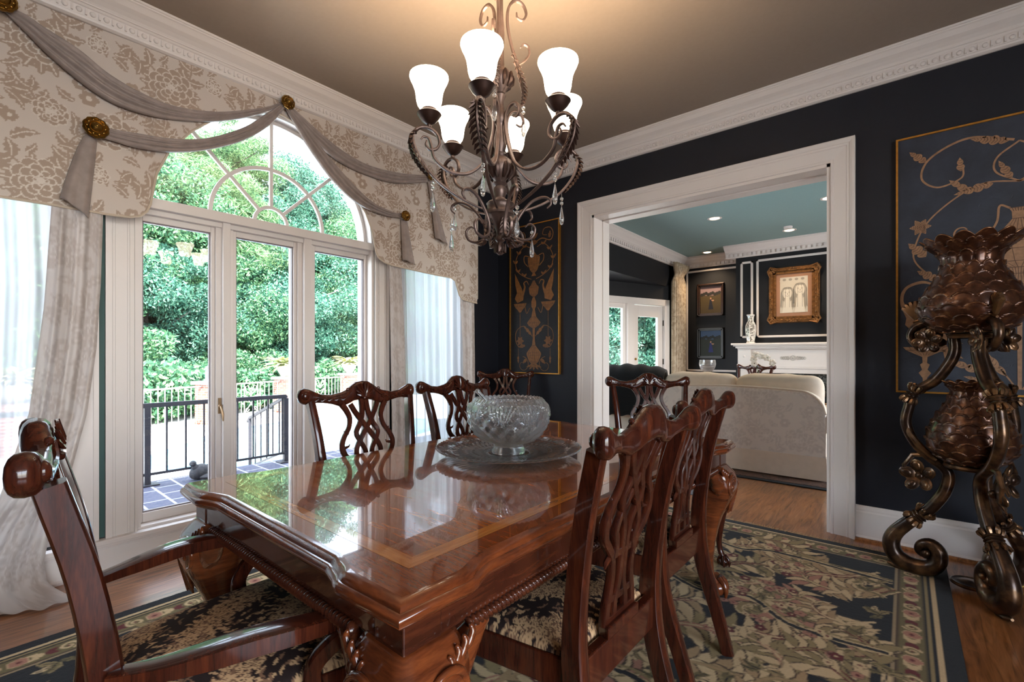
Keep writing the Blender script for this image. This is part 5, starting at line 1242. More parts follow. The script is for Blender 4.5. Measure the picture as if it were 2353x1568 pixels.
ARM = [(.045, 1.752), (.11, 1.772), (.19, 1.808), (.262, 1.858), (.318, 1.925), (.345, 1.985), (.342, 2.024), (.318, 2.046), (.285, 2.048), (.255, 2.028), (.245, 1.996), (.258, 1.972), (.282, 1.966), (.298, 1.982), (.294, 2.0)]
BRK = [(.318, 1.998), (.306, 2.012), (.286, 2.006), (.276, 1.975), (.262, 1.930), (.205, 1.892), (.135, 1.892), (.078, 1.935), (.048, 2.0), (.030, 2.075), (.030, 2.13), (.052, 2.165), (.085, 2.165), (.100, 2.135), (.088, 2.112), (.068, 2.118)]
LOW = [(r, z + .036) for r, z in [(.190, 1.722), (.205, 1.738), (.198, 1.758), (.170, 1.766), (.128, 1.750), (.088, 1.708), (.064, 1.662), (.066, 1.618), (.098, 1.600), (.132, 1.612), (.142, 1.645), (.122, 1.664), (.102, 1.652)]]
UPS = [(.055, 2.205), (.075, 2.190), (.098, 2.205), (.104, 2.245), (.098, 2.30), (.076, 2.36), (.050, 2.43), (.032, 2.51), (.034, 2.58), (.060, 2.62), (.095, 2.615), (.112, 2.58), (.098, 2.55), (.074, 2.555), (.070, 2.575)]
UP2 = [(.076, 2.36), (.105, 2.385), (.125, 2.415), (.122, 2.445), (.100, 2.452), (.088, 2.435)]
bar = [(1, .5), (.7, 1), (-.7, 1), (-1, .5), (-1, -.5), (-.7, -1), (.7, -1), (1, -.5)]
def planar(b, pts, ph, w, h, sm=5, taper=True):
    q = smooth_path(pts, sm); P = [(r * cos(ph), r * sin(ph), z) for r, z in q]; R = [.5, .95, 1, 1, 1, .9, .5] if taper else 1.0
    b.tube(P, R if taper else [1.0] * len(P), prof=bar, w=w, h=h, up=(-sin(ph), cos(ph), 0))
def feather(b, pts, ph, w):
    """acanthus leaf lying along a curve of the arm"""
    q = smooth_path(pts, 6); n = len(q); P = [Vector((r * cos(ph), r * sin(ph), z)) for r, z in q]; side = Vector((-sin(ph), cos(ph), 0))
    b.tube([p[:] for p in P], [.006, .006, .002], 6)
    for k in range(2, n - 1, 2):
        d = (P[min(k + 1, n - 1)] - P[k - 1]).normalized(); L = w * sin(pi * (k + 1) / (n + 2)) ** .6
        for s in (1, -1):
            o = side.cross(d).normalized()
            b.tube([P[k][:], (P[k] + side * s * L * .6 + d * L * .35 + o * .004)[:], (P[k] + side * s * L + d * L * .95)[:]], [.004, .0085, .002], 5, w=.55)
for k in range(6):
    ph = k * pi / 3; e = (cos(ph), sin(ph))
    b = MB(); planar(b, ARM, ph, .0078, .0052); planar(b, BRK, ph, .0072, .005); b.ball((.285 * e[0], .285 * e[1], 2.056), .010, 10, 6)
    am = b.build('arm', IR, ch, angle=45)
    b = MB(); feather(b, [(.322, 2.044), (.354, 2.01), (.352, 1.96), (.326, 1.91), (.288, 1.865)], ph, .030); b.build('acanthus_leaf', M['iron_dark'], am)
    b = MB(); planar(b, LOW, ph + pi / 6, .0066, .0045); feather(b, [(.07, 1.726), (.058, 1.691), (.066, 1.646), (.09, 1.628)], ph + pi / 6, .022); b.build('lower_scroll', IR, ch, angle=45)
    if k % 2 == 0:
        b = MB(); planar(b, UPS, ph, .0068, .0048); planar(b, UP2, ph, .0055, .004); feather(b, [(.05, 2.43), (.076, 2.36), (.098, 2.30), (.108, 2.25), (.10, 2.20)], ph, .026); b.build('upper_scroll', IR, ch, angle=45)
    c = (.285 * e[0], .285 * e[1], 2.060)
    b = MB(); b.lathe([(.004, 0), (.012, .004), (.022, .010), (.034, .022), (.041, .034), (.047, .040), (.043, .044), (.032, .046), (.029, .052), (.029, .060), (.033, .064), (.029, .068), (.026, .074), (.0, .074)], 24, c, rad=lambda t, i: 1 + (.05 * abs(sin(6 * t)) if 1 < i < 5 else 0)); b.build('shade_cup', M['iron_dark'], am)
    b = MB(); b.lathe([(.0285, .058), (.037, .064), (.044, .074), (.0485, .090), (.0505, .108), (.054, .130), (.062, .152), (.070, .168), (.0745, .180), (.0735, .187), (.069, .189), (.067, .184), (.063, .170), (.056, .152), (.048, .130), (.045, .108), (.043, .090), (.038, .076), (.024, .062)], 32, c); b.build('glass_shade', M['shade_glass'], am)
    for (r, z0, ang) in ((.272, 1.862, 0), (.205, 1.738, pi / 6)) if k % 1 == 0 else ():
        if ang and k % 2: continue
        p = (r * cos(ph + ang), r * sin(ph + ang)); b = MB()
        b.tube([(p[0], p[1], z0), (p[0], p[1], z0 - .022)], .0012, 5); zz = z0 - .026
        for q in range(2): b.ball((p[0], p[1], zz), (.0078,) * 3, 8, 6); zz -= .018
        b.tube([(p[0], p[1], zz + .01), (p[0], p[1], zz)], .001, 5)
        b.lathe([(.0, -.074), (.006, -.070), (.0105, -.055), (.0095, -.040), (.005, -.015), (.0025, 0), (.0, .001)], 8, (p[0], p[1], zz)); b.build('crystal_drop', M['crystal'], am)
    if k % 2 == 0:
        p = (.10 * e[0], .10 * e[1]); b = MB(); z0 = 2.19
        for q in range(2): b.ball((p[0], p[1], z0 - .018 * q), (.0078,) * 3, 8, 6)
        b.lathe([(.0, -.10), (.006, -.094), (.0105, -.075), (.0095, -.06), (.005, -.03), (.0025, -.018), (.0, -.016)], 8, (p[0], p[1], z0 - .02)); b.build('crystal_drop', M['crystal'], am)
b = MB()
for k in range(7):
    zz = 2.68 + .042 * k; a = (k % 2) * pi / 2
    b.tube([(.012 * cos(t) * cos(a), .012 * cos(t) * sin(a), zz + .028 * sin(t)) for t in np.linspace(0, 2 * pi, 13)[:-1]], .0032, 6, closed=True, up=(sin(a), -cos(a), .01))
b.build('chain', IR, ch)
b = MB(); b.lathe([(.0, 2.96), (.012, 2.962), (.02, 2.975), (.05, 2.99), (.068, 3.012), (.07, ZC), (.0, ZC)], 28); b.build('ceiling_canopy', IR, ch)

# ------------------------------------------------------------------ living room furniture
Rg = thing('living_room_rug', 'dark brown patterned rug under the ivory sofa in the next room', 'rug', (-1.2, 6.55, 0)); rx, ry = 1.95, 1.72
def rug2():
    N = NT('dark patterned rug'); v = coords(N); f = noise(N, v, 9, 5, .7, 1.5); cc = ramp(N, [(.35, srgb(40, 28, 24)), (.52, srgb(108, 74, 52)), (.6, srgb(60, 40, 34)), (.75, srgb(150, 116, 84))], f)
    p = princ(N, Roughness=.95); N.l(cc, p.inputs['Base Color']); return N.done(p.outputs[0])
M['rug2'] = rug2()
b = MB(); b.box((-rx, -ry, .001), (rx, ry, .009)); b.build('border', plain('black rug border', srgb(18, 17, 18), .95), Rg)
b = MB(); b.box((-rx + .07, -ry + .07, .009), (rx - .07, ry - .07, .0115)); b.build('field', M['rug2'], Rg)
so = thing('sofa', 'ivory damask sofa seen from behind through the wide doorway', 'sofa', (-1.38, 5.09, .012))
def back_top(x):
    a = abs(x); return .848 - .02 * (a / .6) ** 2 if a < .60 else .828 - .235 * (1 - sqrt(max(0, 1 - ((a - .60) / .226) ** 2)))
nu, nv = 170, 70; vs = []; co = []
for j in range(nv):
    v = j / (nv - 1)
    for i in range(nu):
        x = -.825 + 1.65 * i / (nu - 1); zt_ = back_top(x); z = .20 + (zt_ - .20) * v; vs.append((x, .004 - .012 * sin(pi * v) + .03 * max(0, (v - .94) / .06) ** 2, z)); co.append((x + 3, z + 1))
b = MB(); b.add(vs, [(j * nu + i, j * nu + i + 1, (j + 1) * nu + i + 1, (j + 1) * nu + i) for j in range(nv - 1) for i in range(nu - 1)])
co = np.array(co); b.build('back_panel', M['sofa'], so, angle=180, col=rgba(SOFD.sample(co[:, 0], co[:, 1], 2)))
b = MB(); pol = [(-.82, .2), (.82, .2)] + [(x, back_top(x) - .004) for x in np.linspace(.825, -.825, 41)]; b.prism(pol, 'y', .035, .20); b.box((-.80, .15, .14), (.80, .90, .42)); b.build('frame', M['sofa_plain'], so)
for s in (1, -1):
    b = MB(); pr = [(s * .58, .2), (s * .80, .2), (s * .815, .42)] + [(s * (.76 + .105 * cos(t)), .525 + .105 * sin(t)) for t in np.linspace(-1.0, 3.6, 18)]
    b.prism(pr, 'y', .03, .93, smooth=True); b.build('rolled_arm', M['sofa_plain'], so, angle=50)
b = MB(); b.tube([(x, .012, back_top(x)) for x in np.linspace(-.825, .825, 60)], .010, 8, up=(0, 1, 0)); b.build('welt', M['sofa_plain'], so)
def cushion(name, c, hx_, hy_, hz_, p=3, parent=so, mat=None, tilt=0, sag=0):
    b = MB(); nu, nv = 44, 26; Mr = Matrix.Rotation(tilt, 3, 'X')
    def sg(w, m): return math.copysign(abs(w) ** m, w)
    vs = []
    for j in range(nv):
        ph = -pi / 2 + pi * j / (nv - 1)
        for i in range(nu):
            t = 2 * pi * i / nu; x = hx_ * sg(cos(ph), 2 / p) * sg(cos(t), 2 / p); y = hy_ * sg(cos(ph), 1) * sg(sin(t), 2 / 2.2); z = hz_ * sg(sin(ph), 2 / p)
            z += .006 * sin(x * 23) * cos(y * 17); q = Mr @ Vector((x, y, z)); vs.append((q.x + c[0], q.y + c[1], q.z + c[2]))
    b.add(vs, [(j * nu + i, j * nu + (i + 1) % nu, (j + 1) * nu + (i + 1) % nu, (j + 1) * nu + i) for j in range(nv - 1) for i in range(nu)])
    return b.build(name, mat or M['sofa_plain'], parent, angle=70)
for s in (1, -1): cushion('back_cushion', (s * .385, .285, .735), .40, .13, .235, 5, tilt=-.12)
for s in (1, -1): cushion('seat_cushion', (s * .34, .58, .48), .335, .33, .085, 5)
b = MB(); sk = []
for (xa, ya, xb_, yb_) in ((-.83, -.006, .83, -.006), (.83, -.006, .83, .93), (.83, .93, -.83, .93), (-.83, .93, -.83, -.006)):
    L = math.hypot(xb_ - xa, yb_ - ya)
    for k in range(30):
        t = k / 30; w = .008 * exp(-((t - .5) / .012) ** 2) ; sk.append((lerp(xa, xb_, t), lerp(ya, yb_, t), w))
n = len(sk); vs = [(x * (1.0), y, .225) for x, y, w in sk] + [(x * 1.012, (y - .46) * 1.02 + .46, .012) for x, y, w in sk]
b.add(vs, [(i, n + i, n + (i + 1) % n, (i + 1) % n) for i in range(n)], 0, False); o = b.build('skirt', M['sofa_plain'], so); q = o.modifiers.new('cloth', 'SOLIDIFY'); q.thickness = .008
ac = thing('armchair', 'ivory armchair beyond the doorway, its back covered by a black fur throw', 'armchair', (-2.67, 5.80, .012), radians(6))
b = MB(); b.box((-.40, -.36, .10), (.40, .38, .42)); b.build('base', M['sofa_plain'], ac, bevel=.03)
cushion('seat_cushion', (0, .06, .48), .30, .34, .09, 4, ac); cushion('back_cushion', (0, -.33, .70), .40, .13, .32, 3.4, ac, tilt=-.12)
for s in (1, -1):
    b = MB(); b.prism([(s * .30, .12), (s * .42, .12)] + [(s * (.36 + .085 * cos(t)), .58 + .085 * sin(t)) for t in np.linspace(-.6, 3.7, 14)], 'y', -.36, .40, smooth=True); b.build('rolled_arm', M['sofa_plain'], ac, angle=50)
b = MB(); b.box((-.41, -.37, .01), (.41, .39, .16)); b.build('skirt', M['sofa_plain'], ac, bevel=.01)
def fur_fn(i, j):
    u = i * 2 - 1; v = j; a = lerp(-.9, 3.9, v); r = .185 + .012 * sin(9 * u + 5 * v); z = .86 + .19 * sin(a) if 0 < a < pi else .86 - (.40 if a <= 0 else .30) * (abs(a if a <= 0 else a - pi) / .9)
    y = -.37 - .17 * cos(a) if 0 < a < pi else (-.37 - .185 if a <= 0 else -.37 + .185)
    return (u * .43 + .02 * sin(6 * v), y, z + .012 * sin(14 * u) * cos(7 * v) - .05 * u * u)
b = MB(); b.grid(fur_fn, 40, 40); o = b.build('fur_throw', M['fur'], angle=180); o.location = (-2.67, 5.80, -.02); o.rotation_euler = (0, 0, radians(6)); q = o.modifiers.new('cloth', 'SOLIDIFY'); q.thickness = .03; q.offset = 1
tag(o, 'black faux fur throw hanging over the back of the ivory armchair', 'throw')
def living_chair(label, x, y, rz): c = put(label, x, y, rz, .012)
living_chair('carved mahogany chair by the fireplace mantel, behind the ivory sofa', -1.76, 7.25, pi - .25)
living_chair('carved mahogany chair at the right of the fireplace, cut off by the door casing', -.88, 7.45, radians(115))
gt = thing('side_table', 'low round table hidden behind the sofa carrying the orchid', 'table', (-1.42, 6.62, .012))
b = MB(); b.lathe([(.0, .70), (.33, .70), (.345, .71), (.33, .725), (.0, .726)], 40); b.build('tabletop', M['mahogany'], gt)
b = MB(); b.lathe([(.03, .70), (.035, .55), (.05, .4), (.03, .25), (.06, .15), (.22, .03), (.23, .0), (.0, .0)], 20); b.build('pedestal', M['mahogany'], gt)
oc = thing('orchid', 'white orchid spray arching above the sofa back in front of the mantel', 'plant', (-1.42, 6.62, .738))
b = MB(); b.lathe([(.05, 0), (.065, .05), (.075, .11), (.07, .115), (.0, .10)], 20); b.build('pot', M['white_trim'], oc)
ost = smooth_path([(0, 0, .1), (-.04, .02, .25), (-.08, .02, .36), (-.05, 0, .44), (.05, -.02, .42), (.15, -.03, .35)], 6)
b = MB(); b.tube(ost, .004, 6)
for a in (0.3, 1.6, 3.0, 4.4): b.tube([(0, 0, .10), (.08 * cos(a), .08 * sin(a), .17), (.17 * cos(a), .17 * sin(a), .13)], [.01, .03, .004], 6, w=.3)
b.build('stem', plain('leaf green', srgb(60, 92, 48), .5), oc)
b = MB()
for k, i in enumerate(range(len(ost) - 21, len(ost), 4)):
    c = ost[i]
    for p in range(5):
        a = 2 * pi * p / 5 + k; b.ball((c[0] + .026 * cos(a), c[1] - .02 - .004 * (k % 2), c[2] + .026 * sin(a) - .012 * (k % 2)), (.021, .005, .019), 8, 5)
b.build('blossoms', plain('white petals', srgb(240, 236, 232), .6), oc)
gb = thing('side_table', 'small pedestal table beneath the glass goblet near the pictures', 'table', (-2.42, 7.72, .012))
b = MB(); b.lathe([(.0, .70), (.24, .70), (.25, .71), (.24, .722), (.0, .722)], 36); b.build('tabletop', M['mahogany'], gb)
b = MB(); b.lathe([(.02, .70), (.03, .5), (.04, .3), (.03, .15), (.16, .02), (.17, 0), (0, 0)], 18); b.build('pedestal', M['mahogany'], gb)
tg = MB().lathe([(.0, .0), (.075, .003), (.07, .010), (.02, .02), (.016, .10), (.022, .14), (.06, .17), (.11, .22), (.128, .29), (.118, .36), (.112, .36), (.122, .29), (.104, .225), (.055, .18), (.0, .165)], 32, (-2.42, 7.72, .736)).build('glass_goblet', M['crystal']); tag(tg, 'large round glass goblet below the lower golf picture', 'glass bowl')
# fireplace
fp = thing('fireplace_mantel', 'white carved fireplace mantel with dark marble surround in the next room', 'fireplace', (-1.36, YBR, 0))
b = MB(); mw = .885
for lo, hi in (((-mw, -.24, 1.335), (mw, .0, 1.367)), ((-mw + .03, -.215, 1.315), (mw - .03, 0, 1.335)), ((-mw + .06, -.19, 1.285), (mw - .06, 0, 1.315)), ((-mw + .085, -.165, 1.265), (mw - .085, 0, 1.285))): b.box(lo, hi)
b.build('shelf', WT, fp, bevel=.006)
b = MB(); b.box((-.60, -.10, .985), (.60, 0, 1.265)); b.box((-.80, -.115, .955), (.80, 0, .985)); b.box((-.80, -.10, .88), (.80, 0, .955)); b.build('frieze', WT, fp, bevel=.004)
for s in (1, -1):
    b = MB(); b.box((s * .60, -.14, 1.02), (s * .80, 0, 1.265)); b.box((s * .59, -.155, .96), (s * .81, 0, 1.02)); b.box((s * .61, -.12, .0), (s * .79, 0, .96)); b.box((s * .59, -.14, 0), (s * .81, 0, .18)); b.ball((s * .70, -.142, 1.15), (.022, .010, .022), 12, 6); b.build('pilaster', WT, fp, bevel=.004)
b = MB()
b.tube([(.035 * cos(t), -.104, 1.125 + .035 * sin(t)) for t in np.linspace(0, 2 * pi, 24)[:-1]], .006, 6, closed=True, up=(0, 1, 0)); b.ball((0, -.104, 1.125), (.016, .008, .016), 10, 6)
for s in (1, -1):
    for k in range(4): b.tube([(s * (.05 + .03 * k), -.103, 1.125), (s * (.065 + .03 * k), -.106, 1.15 - .003 * k), (s * (.09 + .03 * k), -.103, 1.135)], [.006, .008, .003], 6); b.tube([(s * (.05 + .03 * k), -.103, 1.125), (s * (.065 + .03 * k), -.106, 1.10 + .003 * k), (s * (.09 + .03 * k), -.103, 1.115)], [.006, .008, .003], 6)
b.build('carved_applique', plain('grey applique', srgb(176, 172, 166), .5), fp)  # applique in one even grey, darker than the mantel's white
N = NT('dark green marble'); f = noise(N, coords(N), 4, 8, .7, 2.5); cc = ramp(N, [(.4, srgb(20, 28, 30)), (.52, srgb(40, 50, 52)), (.56, srgb(110, 116, 116)), (.6, srgb(26, 34, 36))], f); p_ = princ(N, Roughness=.15); N.l(cc, p_.inputs['Base Color']); M['marble'] = N.done(p_.outputs[0])
b = MB(); b.box((-.61, -.03, .62), (.61, .015, .88)); b.box((-.61, -.03, 0), (-.42, .015, .62)); b.box((.42, -.03, 0), (.61, .015, .62)); b.build('marble_surround', M['marble'], fp)
b = MB(); b.tube([(x, -.06, .54) for x in (-.40, .40)], .012, 8); b.box((-.42, -.05, .53), (.42, -.035, .62)); b.build('fire_screen_rail', M['brass'], fp)
def porcelain(name, label, x, z):
    v = thing(name, label, 'vase', (x, YBR - .12, z)); P = [(.062, 0), (.066, .01), (.060, .02), (.054, .03), (.070, .12), (.080, .22), (.076, .29), (.058, .335), (.042, .36), (.040, .40), (.046, .44), (.060, .468), (.056, .472), (.036, .44), (.03, .40), (.0, .39)]
    N = NT('grey and white porcelain'); f = noise(N, coords(N, (1, 1, .8)), 26, 3, .6, 1.5); cc = ramp(N, [(.46, srgb(226, 222, 214)), (.5, srgb(96, 92, 88)), (.62, srgb(128, 122, 112))], f); p = princ(N, Roughness=.15, Coat_Weight=.6); N.l(cc, p.inputs['Base Color']); mt = N.done(p.outputs[0])
    b = MB(); b.lathe(P, 6, ph=pi / 6); b.build('body', mt, v, angle=30)
    b = MB()
    for k in range(6):
        a = 2 * pi * k / 6 + pi / 6; b.tube([(r * cos(a), r * sin(a), zz) for r, zz in P[3:12]], .004, 6)
    b.lathe([(.045, 0), (.068, 0), (.070, .01), (.063, .022), (.05, .02)], 6, ph=pi / 6); b.lathe([(.056, .474), (.064, .47), (.062, .462), (.052, .466)], 6, ph=pi / 6); b.build('white_ribs', plain('porcelain white', srgb(228, 224, 218), .2), v)
porcelain('porcelain_vase', 'six-sided grey and white porcelain vase on the left of the mantel', -1.965, 1.368)
porcelain('porcelain_vase', 'second porcelain vase on the mantel, almost hidden by the right door casing', -.775, 1.368)
# pictures
def picture(name, label, xa, xb, za, zb, yw, fw, fmat, ornate, art, mat_w=0):
    p = thing(name, label, 'picture', ((xa + xb) / 2, yw - .001, (za + zb) / 2)); w, h = (xb - xa) / 2, (zb - za) / 2
    b = MB()
    for d0, d1, t in ((0, fw, .03), (fw * .15, fw * .55, .05), (fw * .8, fw, .02)):
        for lo, hi in (((-w + d0, -t, -h + d0), (-w + d1, 0, h - d0)), ((w - d1, -t, -h + d0), (w - d0, 0, h - d0)), ((-w + d0, -t, -h + d0), (w - d0, 0, -h + d1)), ((-w + d0, -t, h - d1), (w - d0, 0, h - d0))): b.box(lo, hi)
    if ornate:
        rnd = random.Random(2)
        for sx in (1, -1):
            for sz in (1, -1):
                for k in range(12): b.ball((sx * (w - fw * .5 + rnd.uniform(-.045, .045)), -.045, sz * (h - fw * .5 + rnd.uniform(-.045, .045))), (.018, .016, .018), 8, 5)
                b.tube([(sx * (w - .02), -.05, sz * (h - .15)), (sx * (w + .012), -.05, sz * (h - .05)), (sx * (w - .03), -.055, sz * (h + .012)), (sx * (w - .14), -.05, sz * (h - .02))], [.006, .016, .016, .006], 8)
        for k in range(9):
            for s in (1, -1): b.ball((s * (w - fw * .45), -.048, (k - 4) * .07), (.012, .014, .02), 8, 5); b.ball(((k - 4) * .055, -.048, s * (h - fw * .45)), (.02, .014, .012), 8, 5)
        for s in (1, -1):
            for k in range(5): b.ball((s * (w - .02), -.05, (k - 2) * .022), (.02, .016, .014), 8, 5); b.ball(((k - 2) * .022, -.05, s * (h - .02)), (.014, .016, .02), 8, 5)
    b.build('frame', fmat, p, bevel=.003)
    w2, h2 = w - fw, h - fw
    if mat_w:
        b = MB(); b.box((-w2, -.012, -h2), (w2, 0, h2)); b.build('mount', plain('tan linen mount', srgb(148, 108, 84), .8), p); w2 -= mat_w; h2 -= mat_w
    art(p, w2, h2, .013 if mat_w else .008)
class Art:
    def __init__(s, y): s.b = MB(); s.y = y; s.k = 0
    def poly(s, pts, mi): s.k += 1; s.b.prism([tuple(p) for p in pts], 'y', -s.y - .00012 * s.k, -s.y + .003, mi)
    def ell(s, c, rx, rz, mi, n=18, a0=0, a1=2 * pi): s.poly([(c[0] + rx * cos(t), c[1] + rz * sin(t)) for t in np.linspace(a0, a1, n)], mi)
    def line(s, pts, w, mi):
        P = np.asarray(smooth_path(pts, 4)); T = np.gradient(P, axis=0); T /= np.maximum(1e-9, np.linalg.norm(T, axis=1))[:, None]; N = np.stack([-T[:, 1], T[:, 0]], 1) * w
        for i in range(len(P) - 1): s.poly([P[i] + N[i], P[i + 1] + N[i + 1], P[i + 1] - N[i + 1], P[i] - N[i]], mi); s.k -= 1
        s.k += 1
def drawing(p, w, h, y):
    ms = [plain('drawing paper', srgb(182, 174, 160), .8), plain('pale graphite', srgb(138, 132, 122), .8), plain('mid graphite', srgb(100, 96, 90), .8), plain('dark graphite', srgb(58, 56, 54), .8), plain('paper highlight', srgb(198, 190, 176), .8)]
    a = Art(y); a.poly([(-w, -h), (w, -h), (w, h), (-w, h)], 0)
    for k in range(9): a.ell((-.9 * w + k * .22 * w, h * (.80 + .06 * (k % 2))), .13 * w, .07 * h, 1 if k % 2 else 0)
    for cx, cz, r in ((-.46 * w, .10 * h, .42 * w), (.45 * w, .28 * h, .43 * w)):
        a.ell((cx, cz - .1 * h), r * 1.18, r * 1.45, 1); a.poly([(cx - r * 1.15, cz + .1 * h), (cx - r * .8, cz - r), (cx - r * 1.0, -h * .75), (cx - r * 1.15, -h * .6)], 1); a.poly([(cx + r * 1.15, cz + .1 * h), (cx + r * .8, cz - r), (cx + r * .9, -h * .85), (cx + r * 1.1, -h * .6)], 1)
        a.poly([(cx - r * .4, cz - r), (cx + r * .4, cz - r), (cx + r * .9, -h), (cx - r * .9, -h)], 4); a.ell((cx, cz), r * .84, r * 1.12, 4)
        a.ell((cx, cz + r * .75), r * .86, r * .52, 1, a0=.1, a1=pi - .1)
        for k in range(7): q = (k - 3) / 3; a.line([(cx + q * r * .5, cz + r * 1.2), (cx + q * r * 1.0, cz + r * .5), (cx + q * r * 1.1, cz - r * .9), (cx + q * r * 1.2, -h * .7)], (.0022), 2) if abs(q) > .3 else None
        for s in (1, -1): a.line([(cx + s * r * .5, cz + r * .22), (cx + s * r * .32, cz + r * .27), (cx + s * r * .16, cz + r * .2)], .0018, 2); a.ell((cx + s * r * .33, cz + r * .10), r * .085, r * .04, 3, 10)
        a.line([(cx, cz + r * .05), (cx + r * .07, cz - r * .22), (cx - r * .06, cz - r * .26)], .0025, 2); a.line([(cx - r * .3, cz - r * .48), (cx, cz - r * .60), (cx + r * .3, cz - r * .48)], .0026, 2); a.line([(cx - r * .2, cz - r * .52), (cx, cz - r * .50), (cx + r * .2, cz - r * .52)], .0022, 4)
    a.poly([(-.04 * w, .3 * h), (.02 * w, .3 * h), (.06 * w, -.5 * h), (-.08 * w, -.5 * h)], 2)
    a.b.build('pencil_drawing', ms, p, flat=True)
def meadow(dress, sky, field, tree):
    def f(p, w, h, y):
        ms = [plain('art sky', sky, .6), plain('art field', field, .6), plain('art trees', tree, .6), plain('art dress', dress, .6), plain('art skin', srgb(176, 132, 104), .6)]
        a = Art(y); a.poly([(-w, .25 * h), (w, .25 * h), (w, h), (-w, h)], 0); a.poly([(-w, -h), (w, -h), (w, .42 * h), (.2 * w, .30 * h), (-w, .36 * h)], 1)
        for k in range(9): a.ell((-w * .85 + k * .21 * w, .40 * h + .05 * h * (k % 3)), .15 * w, .13 * h, 2, 12)
        a.poly([(-.22 * w, -.72 * h), (.26 * w, -.72 * h), (.12 * w, -.15 * h), (.10 * w, .02 * h), (-.08 * w, .02 * h), (-.10 * w, -.15 * h)], 3); a.ell((.01 * w, .10 * h), .075 * w, .075 * h, 4, 12); a.line([(.09 * w, -.02 * h), (.22 * w, -.08 * h), (.30 * w, -.02 * h)], .010, 4)
        a.b.build('painting_surface', ms, p, flat=True)
    return f
M['dark_frame'] = plain('dark bronze picture frame', srgb(52, 32, 22), .35, .3, nscale=30, namp=.3)
M['ornate'] = plain('antique gold gesso', srgb(122, 82, 44), .4, .6, nscale=26, namp=.45)
picture('framed_drawing', 'pencil drawing of two smiling girls in an ornate gold frame above the mantel', -1.715, -1.012, 1.69, 2.58, YBR, .105, M['ornate'], True, drawing, .055)
picture('framed_painting', 'upper small picture of a figure in a dusky meadow, bronze frame', -3.035, -2.55, 1.90, 2.51, YF, .055, M['dark_frame'], False, meadow(srgb(16, 18, 34), srgb(128, 106, 110), srgb(70, 56, 24), srgb(26, 24, 20)))
picture('framed_painting', 'lower small picture of a figure in a long blue dress, dark frame', -3.035, -2.55, 1.10, 1.68, YF, .055, plain('black frame', srgb(26, 22, 20), .4), False, meadow(srgb(24, 36, 104), srgb(70, 94, 130), srgb(26, 36, 28), srgb(16, 22, 22)))
# living room curtain
vs = []; nu, nv = 90, 90
for j in range(nv):
    t = j / (nv - 1); z = 2.86 - 2.85 * t; pinch = 1 - .32 * exp(-((t - .075) / .03) ** 2) + .10 * exp(-((t - .02) / .03) ** 2)
    for i in range(nu): u = i / (nu - 1) - .5; vs.append((XL + .10 + .035 * sin(u * 44 + .4 * t) * pinch + .05 * exp(-((t - .02) / .04) ** 2), 8.66 + u * .60 * pinch, z))
b = MB(); b.add(vs, [(j * nu + i, (j + 1) * nu + i, (j + 1) * nu + i + 1, j * nu + i + 1) for j in range(nv - 1) for i in range(nu - 1)])
N = NT('champagne silk'); f = noise(N, coords(N), 10, 4, .6, 1); cc = ramp(N, [(.4, srgb(150, 132, 108)), (.6, srgb(190, 174, 150))], f); p_ = princ(N, Roughness=.4, Sheen_Weight=.3); N.l(cc, p_.inputs['Base Color']); M['silk'] = N.done(p_.outputs[0])
tag(b.build('silk_curtain', M['silk'], angle=180), 'gathered champagne silk curtain beside the glazed door in the next room', 'curtain')
# ceiling cans and smoke detector
for x, y, lab in ((-1.984, 6.63, 'recessed ceiling light nearest the doorway, left of the smoke detector'), (-1.321, 7.97, 'recessed ceiling light right beside the smoke detector'), (-2.745, 8.74, 'recessed ceiling light far back above the two small pictures'), (-.691, 6.633, 'recessed ceiling light half hidden by the right door casing')):
    t = thing('recessed_downlight', lab, 'ceiling light', (x, y, ZC), 0, 'recessed lights in the teal ceiling')
    b = MB(); b.lathe([(.062, -.001), (.078, -.008), (.092, -.004), (.092, 0), (.062, 0)], 30); b.build('trim_ring', WT, t)
    b = MB(); b.lathe([(.0, -.0005), (.062, -.0012), (.062, -.004), (.04, -.010), (.0, -.012)], 24); b.build('lamp', M['can_glow'], t)
    l = bpy.data.lights.new('can', 'SPOT'); l.energy = 42; l.color = (1, .72, .45); l.spot_size = 2.2; l.spot_blend = .8; l.shadow_soft_size = .06; lo = bpy.data.objects.new('can_lamp', l); COL.objects.link(lo); lo.location = (x, y, ZC - .03)
b = MB(); b.lathe([(.0, -.034), (.045, -.034), (.055, -.024), (.058, 0), (.0, 0)], 26, (-1.30, 7.74, ZC)); tag(b.build('smoke_detector', WT), 'small round white smoke detector on the teal ceiling', 'smoke detector')

# ------------------------------------------------------------------ outside
def slate_mat():
    N = NT('slate paving'); tc = N.n('ShaderNodeTexCoord'); br = N.n('ShaderNodeTexBrick'); br.inputs['Scale'].default_value = 1; br.inputs['Brick Width'].default_value = .40; br.inputs['Row Height'].default_value = .21
    br.inputs['Mortar Size'].default_value = .012; br.inputs['Color1'].default_value = c4(srgb(50, 52, 70)); br.inputs['Color2'].default_value = c4(srgb(62, 63, 82)); br.inputs['Mortar'].default_value = c4(srgb(130, 130, 142)); br.offset = .37; br.squash = .7; br.squash_frequency = 3
    N.l(tc.outputs['Object'], br.inputs['Vector']); p = princ(N, Roughness=.8); N.l(br.outputs['Color'], p.inputs['Base Color']); return N.done(p.outputs[0])
M['slate'] = slate_mat()
b = MB(); b.box((-4.2, -3.0, 3.16), (5.8, 9.9, 3.34)); tag(b.build('shade_roof', plain('roof slab', (.3, .28, .26), .9)), None, None, None, 'structure')  # unseen slab added so its overhangs keep sun off terrace and east window
M['deck'] = plain('pale concrete deck', srgb(205, 202, 198), .9, nscale=2, namp=.05)
